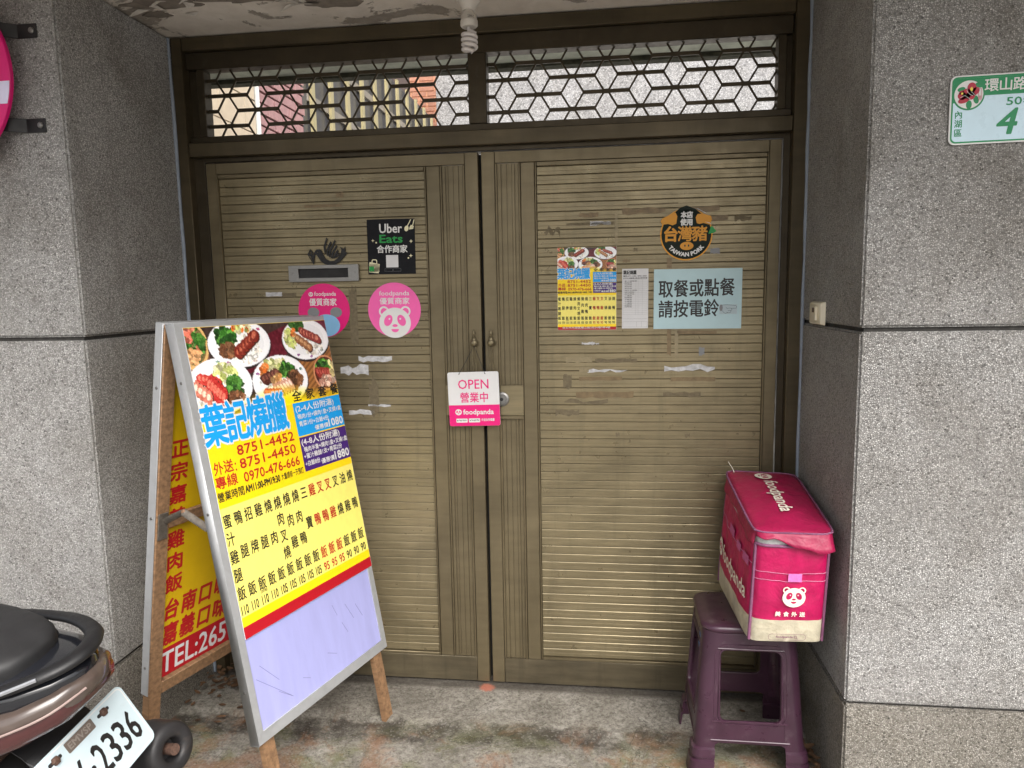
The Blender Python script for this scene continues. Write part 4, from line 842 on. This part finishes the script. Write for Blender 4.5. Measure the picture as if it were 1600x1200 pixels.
# side webs: apron above, tie below, window between with round corners
hz = lambda z: .136+(.163-.136)*(.4405-z)/(.4405-.05)
def web(sign, axis):
    zt, zb = .436, .075
    outer = [(-hz(zt)+.035, zt), (hz(zt)-.035, zt), (hz(.20)-.04, .20), (hz(zb)-.045, zb-.0), (hz(zb)-.052, zb+.018), (hz(zb)-.07, zb+.03), (-hz(zb)+.07, zb+.03), (-hz(zb)+.052, zb+.018), (-hz(zb)+.045, zb), (-hz(.20)+.04, .20)]
    win = [(x*(1.0+(.385-z)*.10), z) for x, z in rrect(-.086, .172, .086, .388, .018, 5)]
    me = shape([outer, win], .002, .0012)
    for v in me.vertices:
        x, z, d = v.co.x, v.co.y, v.co.z; o_ = hz(z)-.0045+d
        v.co = (sx0+(x if axis == 'y' else sign*o_), sy0+((sign*o_) if axis == 'y' else x)*KY, z)
    obj('side_web', me, PURPLE_P, t)
    for zz, dd in ((.112,.002),(.170,.0015),(.392,.0015)):
        w_ = hz(zz)-.045; q = [(-w_, zz), (w_, zz)]
        pts = [((sx0+a_, sy0+sign*(hz(zz)-.001)*KY, zz) if axis == 'y' else (sx0+sign*(hz(zz)-.001), sy0+a_*KY, zz)) for a_ in np.linspace(-w_, w_, 6)]
        obj('web_rib', MB().tube(pts, .0035, 6).mesh('rib', smooth=60), PURPLE_P, t)
def bead(sign, axis, pad, r):
    loop = [(x*(1.0+(.385-z)*.10), z) for x, z in rrect(-.086-pad, .172-pad*.6, .086+pad, .388+pad, .018+pad, 6)]; loop.append(loop[0])
    pts = [((sx0+x, sy0+sign*(hz(z)-.0015)*KY, z) if axis == 'y' else (sx0+sign*(hz(z)-.0015), sy0+x*KY, z)) for x, z in loop]
    obj('window_bead', MB().tube(pts, r, 6).mesh('wb', smooth=60), PURPLE_P, t)
for s in (-1, 1):
    for ax_ in 'yx': web(s, ax_); bead(s, ax_, .003, .0035); bead(s, ax_, .016, .0028)
flat_st = []
# small blue sticker remnants on the leg
for z, w_ in ((.405,.008),(.372,.007)):
    obj('sticker_remnant', MB().box(-.0006,.0,-w_,w_,-.012,.012).mesh('st', .0002), ink('blue_sticker_%d' % int(z*1000), (70,120,170)), t, mw=Matrix.Translation((sx0-hz(z)-.0002, sy0+.02*-1-.055, z)) @ Matrix.Rotation(-.07, 4, 'Y'))

# ================================================================== DELIVERY BAG
t = thing('delivery_bag', 'worn magenta insulated delivery bag resting on the purple stool', 'bag', (.925,-.28,.462))
C8 = {(0,0,0):(.822,-.507,.4615),(1,0,0):(1.030,-.498,.4615),(0,1,0):(.803,-.062,.4615),(1,1,0):(1.028,-.062,.4615),(0,0,1):(.832,-.527,.782),(1,0,1):(1.032,-.533,.782),(0,1,1):(.829,-.056,.832),(1,1,1):(1.043,-.076,.828)}
C8 = {k: Vector(v) for k, v in C8.items()}
def wr(a, b): return math.sin(a*9+4*b+2*math.sin(b*7))*math.sin(b*11-3*a)+.3*math.sin(a*19-b*14)
def BP(u, v, w, off=0., k_=1.):
    """point of the bag volume; faces bulge and crease, off = distance outside the surface"""
    U, V = 2*u-1, 2*v-1; mm = max(abs(U), abs(V))
    if mm > 1e-6: q_ = 1/((abs(U/mm)**11+abs(V/mm)**11)**(1/11)); uu, vv = .5+U*q_/2, .5+V*q_/2
    else: uu, vv = u, v
    p = Vector((0,0,0))
    for i in (0,1):
        for j in (0,1):
            for k in (0,1): p += C8[i,j,k]*((uu if i else 1-uu)*(vv if j else 1-vv)*(w if k else 1-w))
    s = lambda x: max(0, math.sin(PI*min(1, max(0, x))))
    c = Vector((0,0,0))
    fv = (1-2*v) if (v < .02 or v > .98) else 0; fu = (1-2*u) if (u < .02 or u > .98) else 0; fw = (1-2*w) if (w < .02 or w > .98) else 0
    if fv: a = s(u)**.5*s(w)**.5; c.y -= fv*(.010*a+.0036*k_*a*wr(u*1.2+w*.9, w*1.1-u*.7)+off)
    if fu: a = s(v)**.5*s(w)**.5; c.x -= fu*(.013*a+.0036*k_*a*wr(v*1.3+w, w*1.3-v*.5)+off)
    if fw and w > .5: a = s(u)**.5*s(v)**.5; c.z += .015*a+.0036*k_*a*wr(u*1.1, v*1.6)+off
    # corner rounding: pull vertical edges in
    return p+c
def grid(f, na, nb, mb):
    vs_ = [f(i/na, j/nb) for j in range(nb+1) for i in range(na+1)]
    mb.add(vs_, [(j*(na+1)+i, j*(na+1)+i+1, (j+1)*(na+1)+i+1, (j+1)*(na+1)+i) for j in range(nb) for i in range(na)])
WBD, WTP = .215, .90
def bag_shell(w0, w1, nm, mat, bottom=False):
    mb = MB(); nw = max(4, int((w1-w0)*26))
    bb = lambda u: w0 
    grid(lambda a, b: BP(a, 0, w0+(w1-w0)*b), 20, nw, mb); grid(lambda a, b: BP(1, a, w0+(w1-w0)*b), 26, nw, mb)
    grid(lambda a, b: BP(1-a, 1, w0+(w1-w0)*b), 20, nw, mb); grid(lambda a, b: BP(0, 1-a, w0+(w1-w0)*b), 26, nw, mb)
    if bottom: grid(lambda a, b: BP(a, b, 0), 6, 6, mb)
    me = mb.mesh(nm); bm = bmesh.new(); bm.from_mesh(me); bmesh.ops.remove_doubles(bm, verts=bm.verts, dist=.0006); bmesh.ops.recalc_face_normals(bm, faces=bm.faces); bm.to_mesh(me); bm.free()
    for p in me.polygons: p.use_smooth = True
    me.set_sharp_from_angle(angle=math.radians(55)); return obj(nm, me, mat, t)
body = bag_shell(WBD, WTP, 'body', BAGM); band = bag_shell(0, WBD, 'bottom_band', BAGW, True)
lin_ = bag_shell(WTP, .975, 'lining', FOIL)
# lid: domed top with hanging skirts, the near flap lifted at one corner
LIDM = pm('dull_magenta_nylon', lin((146,14,64)), .5, var=.14, scale=14, bmp=.7, bscale=11, dirt=.25, dirtcol=lin((120,30,64)))  # lid nylon, duller and darker than the body's magenta
mb = MB(); grid(lambda a, b: BP(a, b, 1., .004), 22, 30, mb)
def skirt(f, n, drop, flare):
    rows = []
    for j in range(5):
        rows.append([f(i/n, 1., .004)+Vector((0,0,-drop(i/n)*j/4+.0)) + flare(i/n)*(j/4)**1.2*1.0 for i in range(n+1)])
    o = len(mb.v); 
    for r_ in rows: mb.v += [tuple(p) for p in r_]
    for j in range(4):
        for i in range(n): mb.f.append((o+j*(n+1)+i, o+j*(n+1)+i+1, o+(j+1)*(n+1)+i+1, o+(j+1)*(n+1)+i))
skirt(lambda a, w, o_: BP(a, 0, 1., o_), 22, lambda a: .013+.034*min(1, max(0, (a-.22)/.55))**.8+.003*math.sin(a*17), lambda a: Vector((.004*a, -.009-.012*a-.003*math.sin(a*13), 0)))
skirt(lambda a, w, o_: BP(0, 1-a, 1., o_), 26, lambda a: .036+.006*math.sin(a*9), lambda a: Vector((-.007-.005*math.sin(a*12)**2, 0, 0)))
skirt(lambda a, w, o_: BP(1, a, 1., o_), 26, lambda a: .04, lambda a: Vector((.006, 0, 0)))
skirt(lambda a, w, o_: BP(1-a, 1, 1., o_), 22, lambda a: .036, lambda a: Vector((0, .006, 0)))
me = mb.mesh('lid'); bm = bmesh.new(); bm.from_mesh(me); bmesh.ops.remove_doubles(bm, verts=bm.verts, dist=.0008); bm.to_mesh(me); bm.free()
for p in me.polygons: p.use_smooth = True
me.set_sharp_from_angle(angle=math.radians(60)); lid = obj('lid', me, LIDM, t)
so = lid.modifiers.new('thickness', 'SOLIDIFY'); so.thickness = .003; so.offset = 1
def pipe(path, r, nm='piping', m=PIPING, par=None): return obj(nm, MB().tube(path, r, 6).mesh(nm, smooth=60), m, par or t)
for u, v in ((0,0),(1,0),(0,1),(1,1)): pipe([BP(u, v, k/12*WTP)+Vector(((-1,1)[u]*.002, (-1,1)[v]*.002, 0)) for k in range(13)], .0048)
pipe([BP(a/14, 0, 1., .006) for a in range(15)], .0026, par=lid); pipe([BP(0, a/18, 1., .006) for a in range(19)], .0034, par=lid); pipe([BP(a/14, 1, 1., .006) for a in range(15)], .0034, par=lid); pipe([BP(1, a/18, 1., .006) for a in range(19)], .0034, par=lid)
pipe([BP(a/14, 0, WTP, .002) for a in range(15)], .0045)
# stitching, patch, emblem and lettering (front = face towards the street)
FWm, FHm = .208, .32
def tangent(fn, x0, y0):
    p = Vector(fn(x0, y0, 0)); ex = (Vector(fn(x0+.01, y0, 0))-Vector(fn(x0-.01, y0, 0)))/.02; ey = (Vector(fn(x0, y0+.01, 0))-Vector(fn(x0, y0-.01, 0)))/.02
    n = (Vector(fn(x0, y0, .01))-p).normalized()
    return lambda x, y, z: p+ex*(x-x0)+ey*(y-y0)+n*(z*1.5+.0006)
front = lambda x, y, z: BP(x/FWm, 0, y/FHm, z+.0044, 0)
STIT = pm('pale_stitch', lin((190,120,150)), .8)
for w in (.655, .585):
    pipe([BP(a/20, 0, w+.006*math.sin(a*.5), .0012) for a in range(21)], .0009, 'stitching', STIT, body)
flat(body, pm('pink_velcro', lin((214,110,176)), .8, var=.15, scale=80), [R4(.093,.187,.130,.211)], 0, 'patch', fn=front)
panda(body, .112, .141, .031, BAGLOGO, BAGM, .0006, fn=tangent(front, .112, .141))
for i, ch in enumerate('美食外送'): lettering(body, BAGLOGO, [(ch, .066+i*.022, .083+.0*i, .066+i*.022+.013, .0965, .0005)], .0004, fn=front, world=True)
lettering(band, PIPING, [('foodpanda', .073,.013,.119,.022,.0002)], .0004, fn=front, world=True)
flat(band, PIPING, [[rrect(.052,.007,.155,.027,.0095), rrect(.0528,.0078,.1542,.0262,.0088)], [ell(.126,.018,.0042,n=16), ell(.126,.018,.003,n=16)], strip([(.1288,.0152),(.133,.011)], .0014)], 0, 'search_outline', fn=front)
SL = .445; side = lambda x, y, z: BP(0, 1-x/SL, y/FHm, z+.0052, 0)
lettering(body, BAGLOGO, [('foodpanda', .135,.098,.415,.158,.0009)], .0006, fn=side, world=True)
panda(body, .100, .136, .028, BAGLOGO, BAGM, .0006, False, fn=tangent(side, .100, .136))
pipe([BP(0, a/22, .70+.01*math.sin(a*.4), .0015) for a in range(23)], .0009, 'stitching', STIT, body)
flat(body, pm('mauve_velcro', lin((176,84,130)), .8, var=.2, scale=80), [R4(.20,.222,.26,.246), R4(.30,.216,.345,.240), R4(.37,.212,.42,.238)], 0, 'strap_patch', fn=side)
topf = lambda x, y, z: BP(y/FWm, 1-x/SL, 1., z+.0115, 0)
lettering(lid, BAGLOGO, [('foodpanda', .115,.079,.345,.131,.0008)], .0, fn=topf, world=True)
panda(lid, .072, .100, .028, BAGLOGO, LIDM, .0, False, fn=tangent(topf, .072, .10))
pipe([BP(.1,.97,1.,.005), BP(.09,.98,1.,.014), BP(.07,.99,1.,.022), BP(.03,1.,1.,.034)], .0012, 'loose_thread', BAGLOGO, lid)

# ================================================================== SCOOTER (local frame: tail towards +x, heading -x, leaning on its side stand)
SM = Matrix.Translation((0,-1.128,-.014)) @ Matrix.Rotation(.13, 4, 'X')
t = thing('scooter', 'black and brown motor scooter parked beside the wall, tail and number plate towards the gate', 'scooter', mw=SM)
def so_(nm, mb, mat, par=None, bev=0., sm=45): return obj(nm, mb.mesh(nm, bev, 1, sm), mat, par or t, local=True)
def sring(x, hw, z0, z1, ex=2.6, n=28, yc=0., zc=None, hwt=None):
    zc = (z0+z1)/2; hh = (z1-z0)/2; out = []
    for k in range(n):
        a = 2*PI*k/n; c, s = math.cos(a), math.sin(a); w = hw if hwt is None else (hw+(hwt-hw)*(s*.5+.5))
        out.append((x, yc+w*math.copysign(abs(c)**(2/ex), c), zc+hh*math.copysign(abs(s)**(2/ex), s)))
    return out
SEATM = pm('scooter_seat_vinyl', (.016,.016,.017), .55, var=.15, bmp=.4, bscale=700); LENS = pm('tail_lens', (.058,.016,.016), .16, var=.1, coat=.6); SMOKE = pm('smoked_tail_lens', (.088,.066,.056), .2, var=.4, scale=7, coat=.5); TAILB = pm('tail_cover_gloss', (.013,.014,.018), .14, var=.2, coat=.5)
BODYP = pm('brown_body_paint', (.055,.030,.022), .25, .3, var=.1, coat=.6); CHAR = pm('charcoal_plastic', (.022,.022,.023), .6, var=.2, bmp=.2, bscale=600)
secs = [(-0.7400,0.0100,0.7200,0.7560),(-0.7440,0.0400,0.7120,0.7640),(-0.7570,0.0680,0.7060,0.7700),(-0.7820,0.0920,0.7020,0.7750),(-0.8220,0.1120,0.7000,0.7810),(-0.8920,0.1300,0.7000,0.7900),(-0.9920,0.1420,0.7000,0.8000),(-1.0800,0.1480,0.6980,0.8040),(-1.1300,0.1480,0.6940,0.7800),(-1.2200,0.1420,0.6900,0.7660),(-1.3600,0.1180,0.6780,0.7580),(-1.4600,0.0850,0.6680,0.7430),(-1.4900,0.0400,0.6780,0.7230)]
so_('seat', MB().loft([sring(x, hw, a, b, 3.4, 36) for x, hw, a, b in secs]), SEATM)
# grab rail: flat bar wrapping the tail
gp = [(-0.9940,.172,0.7220),(-0.9140,.160,0.7320),(-0.8140,.138,0.7440),(-0.7340,.108,0.7550),(-0.6690,.066,0.7620),(-0.6420,.030,0.7640),(-0.6340,-.006,0.7630),(-0.6420,-.042,0.7600),(-0.6690,-.078,0.7550),(-0.7340,-.118,0.7420),(-0.8140,-.146,0.7300),(-0.9140,-.166,0.7200),(-0.9940,-.176,0.7120)]
def crv(P, k=5):
    out = []; P = [Vector(p) for p in P]
    for i in range(len(P)-1):
        a, b, c, d = P[max(i-1,0)], P[i], P[i+1], P[min(i+2,len(P)-1)]
        for j in range(k):
            u = j/k; out.append(.5*((2*b)+(-a+c)*u+(2*a-5*b+4*c-d)*u*u+(-a+3*b-3*c+d)*u**3))
    return out+[P[-1]]
so_('seam', MB().tube([Vector(p) for p in crv([(-1.30,-.134,.735),(-1.08,-.1535,.745),(-.95,-.146,.742),(-.84,-.121,.735),(-.785,-.098,.730),(-.752,-.052,.728),(-.741,0,.728),(-.752,.052,.728),(-.785,.098,.730),(-.84,.121,.735),(-.95,.146,.742)], 4)], .0028, 6), BLACKP, t)
gr = so_('grab_rail', MB().tube(crv(gp), [.0138+.007*math.exp(-((i/60-.5)/.22)**2) for i in range(61)], 12, True, .62, up=(0,0,1)), BLACKP, sm=60)
hl_ = [p+Vector((.012*0,-.0235,.004)) for p in crv(gp[8:])]
so_('trim_strip', MB().tube([Vector(p)+Vector((.003,-.021,.006)) for p in crv(gp[8:12])], .0042, 6), pm('satin_trim', (.35,.36,.38), .35, .5), gr)
for s in (-1, 1): so_('rail_foot', MB().loft([sring(-.90, .02, .68, .725, 3, 16, s*.125), sring(-.96, .03, .68, .72, 3, 16, s*.13)]), BLACKP, gr)
# tail cover (upper) and wrap-round lamp (lower)
T_ = [(-0.6340,0.0160,0.6890,0.7280),(-0.6440,0.0420,0.6860,0.7340),(-0.6700,0.0780,0.6820,0.7380),(-0.7220,0.1160,0.6760,0.7380),(-0.8020,0.1460,0.6680,0.7340),(-0.9220,0.1680,0.6580,0.7280),(-1.0500,0.1800,0.6460,0.7210),(-1.3000,0.1820,0.6160,0.7060),(-1.4800,0.1650,0.5860,0.6860)]
so_('tail_cover', MB().loft([sring(x, hw, a, b, 3.2, 28, hwt=hw*.86) for x, hw, a, b in T_]), TAILB)
L_ = [(-0.6240,0.0160,0.6840,0.7060,0.7200),(-0.6320,0.0450,0.6660,0.7160,0.8000),(-0.6560,0.0880,0.6420,0.7160,0.9000),(-0.7140,0.1280,0.6160,0.7060,1.0000),(-0.7940,0.1580,0.5880,0.6960,1.0000),(-0.8840,0.1760,0.5660,0.6880,1.0000),(-0.9640,0.1830,0.5540,0.6820,1.0000)]
lamp = so_('tail_lamp', MB().loft([sring(x, hw, a, b, 3.0, 28, hwt=hw*1.0) for x, hw, a, b, _ in L_]), SMOKE)
L2 = [(-0.6305,0.0300,0.6600,0.6920),(-0.6520,0.0860,0.6370,0.6940),(-0.7120,0.1295,0.6090,0.6840),(-0.7940,0.1615,0.5800,0.6720),(-0.8840,0.1800,0.5580,0.6620),(-0.9590,0.1865,0.5480,0.6540)]
so_('red_lens', MB().loft([sring(x, hw, a, b, 3.4, 28) for x, hw, a, b in L2]), LENS, lamp)
so_('lens_ridge', MB().tube(crv([(-.626,-.03,.694),(-.659,-.092,.680),(-.714,-.132,.666),(-.794,-.1635,.649),(-.884,-.183,.636)], 4), .0026, 6), pm('ridge_clear', (.30,.22,.20), .25, coat=.4), lamp)
so_('body_panel', MB().loft([sring(x, hw, a, b, 3.0, 28) for x, hw, a, b in [(-.86,.150,.50,.60),(-.94,.178,.46,.67),(-1.1,.188,.40,.665),(-1.3,.188,.34,.64),(-1.48,.17,.30,.61),(-1.53,.14,.30,.58)]]), BODYP)
so_('belly', MB().loft([sring(x, hw, a, b, 3.0, 20) for x, hw, a, b in [(-1.02,.10,.24,.46),(-1.2,.12,.20,.46),(-1.5,.12,.20,.40)]]), CHAR)
so_('footboard', MB().loft([sring(x, hw, a, b, 4, 20) for x, hw, a, b in [(-1.42,.17,.22,.32),(-1.6,.19,.22,.30),(-1.78,.185,.22,.30),(-1.84,.17,.24,.36)]]), CHAR)
so_('leg_shield', MB().loft([sring(x, hw, a, b, 3, 24) for x, hw, a, b in [(-1.80,.19,.24,.60),(-1.86,.21,.28,.86),(-1.92,.20,.34,.95),(-1.98,.13,.45,.90),(-2.02,.06,.55,.80)]]), BODYP)
so_('fork', MB().tube([(-1.93,.06,.5),(-2.02,.075,.25)], .018, 10).tube([(-1.93,-.06,.5),(-2.02,-.075,.25)], .018, 10), STEEL)
so_('handlebar', MB().tube(crv([(-1.80,-.34,1.02),(-1.86,-.22,1.05),(-1.90,0,1.0),(-1.86,.22,1.05),(-1.80,.34,1.02)]), .014, 10), BLACKP)
so_('headset', MB().loft([sring(x, hw, a, b, 2.6, 20) for x, hw, a, b in [(-1.82,.05,.98,1.05),(-1.87,.12,.93,1.09),(-1.95,.11,.90,1.08),(-2.0,.05,.93,1.03)]]), BODYP)
def wheel(x, r):
    w = so_('wheel', MB().lathe([(.055,-.05),(.06,-.055),(.06,.055),(.055,.05)], (0,0,0), 20), CHAR); w.location = (x, 0, r)
    ty = [(r-.062,-.052),(r-.03,-.056),(r-.008,-.042),(r,-.016),(r,.016),(r-.008,.042),(r-.03,.056),(r-.062,.052)]
    rings = [[(q[0]*math.cos(2*PI*k/40), q[1], q[0]*math.sin(2*PI*k/40)) for k in range(40)] for q in ty]; rings.append(rings[0])
    so_('tyre', MB().loft(rings, False), BLACK, w)
    m = MB()
    for k in range(5):
        a = 2*PI*k/5; m.tube([(.05*math.cos(a),0,.05*math.sin(a)),((r-.06)*math.cos(a+.2),0,(r-.06)*math.sin(a+.2))], [.016,.012], 8)
    rr_ = [(r-.062,-.048),(r-.072,-.04),(r-.072,.04),(r-.062,.048)]; rg = [[(q[0]*math.cos(2*PI*k/40), q[1], q[0]*math.sin(2*PI*k/40)) for k in range(40)] for q in rr_]
    m.loft(rg, False); so_('rim', m, pm('grey_alloy_%d' % int(-x*100), (.2,.2,.21), .4, .7), w)
wheel(-1.02, .25); wheel(-2.03, .25)
# mudguard / plate carrier
so_('mudguard', MB().loft([[(x, -w, z), (x, w, z), (x-.02, w, z+.014), (x-.02, -w, z+.014)] for x, w, z in [(-.90,.07,.60),(-.80,.075,.575),(-.735,.085,.545),(-.70,.09,.50),(-.66,.085,.42),(-.645,.06,.375),(-.655,.055,.30)]]), BLACKP, bev=.002)
PM_ = frame_mat((-.6675,-.0,.4975), (.012,1,0), (-.47,0,.88))
pl = obj('number_plate', shape([rrect(-.143,-.077,.143,.077,.016)], .0008, .0006), pm('plate_enamel', lin((186,202,208)), .35, var=.05, coat=.2, dirt=.12, dirtcol=(.3,.25,.2)), t, local=True, mw=PM_)
flat(pl, WHITE, [[rrect(-.139,-.073,.139,.073,.013), rrect(-.1365,-.0705,.1365,.0705,.011)]], .0016, 'rim')
its = [('6', .098,-.048,.124,.020,.0013), ('3', .064,-.048,.090,.020,.0013), ('3', .030,-.048,.056,.020,.0013), ('2', -.004,-.048,.022,.020,.0013), ('Y', -.062,-.048,-.032,.020,.0013)]
lettering(pl, INK, its, .0017); flat(pl, INK, [ell(-.018,-.016,.0055,.0055,14)], .0017, 'dot')
BRTAG = pm('brown_metal_tag', (.20,.165,.14), .4, .4, var=.15)
tg = flat(pl, BRTAG, [rrect(-.040,.044,.040,.068,.003)], .0018, 'maker_tag', ext=.0004)
lettering(pl, pm('tag_emboss', (.33,.29,.26), .4, .4), [('EMVSP', -.033,.049,.033,.063,.0006)], .0024)
for x in (-.072, .072):
    flat(pl, BLACK, [rrect(x-.018,.052,x+.018,.060,.004)], .0018, 'slot')
    so_('bolt', MB().lathe([(0,.0015),(.0095,.0015),(.0095,.007),(.006,.010),(0,.011)], (x,.056,0), 6), pm('rusty_bolt_%d' % int(x*1000+100), (.09,.05,.035), .7, .4, var=.4, scale=200), pl, sm=30)
# muffler
MUF = pm('muffler_black', (.020,.019,.020), .5, .1, var=.3, scale=12, dirt=.3, dirtcol=(.10,.07,.05))
ax0, ax1 = Vector((-.626,.190,.350)), Vector((-1.03,.30,.25)); ad = (ax1-ax0).normalized()
ml = so_('muffler', MB().tube([ax0+ad*.07, ax0+ad*.10, ax1-ad*.06, ax1], [.056,.062,.06,.04], 22), pm('brown_muffler', (.06,.035,.028), .5, .4, var=.4, scale=9))
AXM = frame_mat(ax0, ad.cross(Vector((0,0,1))), (-ad).cross(ad.cross(Vector((0,0,1)))))
obj('end_cap', MB().lathe([(.063,-.10),(.0655,-.085),(.0655,-.03),(.064,-.012),(.058,-.003),(.048,.001),(.036,.0),(.029,-.004),(.026,-.012),(.024,-.034),(.004,-.036)], (0,0,0), 32).mesh('ec', smooth=45), MUF, ml, local=True, mw=AXM)
RST = pm('rusty_outlet', (.12,.07,.052), .7, .4, var=.4, scale=120)
so_('outlet', MB().tube([ax0+ad*.035, ax0-ad*.004], .0135, 14), RST, ml); so_('strap', MB().tube([ax0+ad*.11+Vector((0,0,-.03)), ax0+ad*.02+Vector((.0,-.0,-.064))], .013, 8, True, .5), MUF, ml)
so_('side_stand', MB().tube([(-1.32,-.10,.24),(-1.28,-.26,.035),(-1.20,-.29,.03)], .013, 8), BLACKP)

# ================================================================== LEAF LITTER
def litter(name, spots, label, seed):
    r = random.Random(seed); mb = MB()
    for x, y, h in spots:
        L0, W0, a, cu = r.uniform(.015,.038), r.uniform(.005,.011), r.uniform(0, 6.28), r.uniform(.1,.6); tl = r.uniform(-.5,.5); pts = []
        for i in range(6):
            f = i/5; w = W0*math.sin(PI*(.08+.86*f)); 
            for s in (-1, 0, 1):
                px_, py_ = (f-.5)*L0, s*w; pz_ = h+.004+cu*(abs(s)*w)+.25*cu*((f-.5)**2)*L0*4+tl*px_*.5; pts.append((x+px_*math.cos(a)-py_*math.sin(a), y+px_*math.sin(a)+py_*math.cos(a), max(pz_, .0015)))
        mb.add(pts, [(i*3+j, i*3+j+1, i*3+j+4, i*3+j+3) for i in range(5) for j in range(2)])
    m = pm('dry_leaf_'+name, (.10,.052,.024), .85, var=.6, scale=30)
    o = obj(name, mb.mesh(name, smooth=60), m); return tag(o, label, 'leaves', kind='stuff')
r = random.Random(5)
litter('leaf_litter', [(-.98+r.gauss(0,.07), -.10+r.gauss(0,.045), r.uniform(0,.035)) for _ in range(70)]+[(-.85+r.uniform(-.2,.2), -.2+r.uniform(-.15,.12), 0) for _ in range(14)], 'dry brown leaves gathered behind the sandwich board', 1)
litter('leaf_litter', [(1.045+r.uniform(-.012,.008), -.40+r.uniform(-.12,.2), r.uniform(0,.04)) for _ in range(20)]+[(.90+r.uniform(-.1,.1), -.2+r.uniform(-.15,.12), 0) for _ in range(6)], 'dry brown leaves caught between the purple stool and the wall', 2)
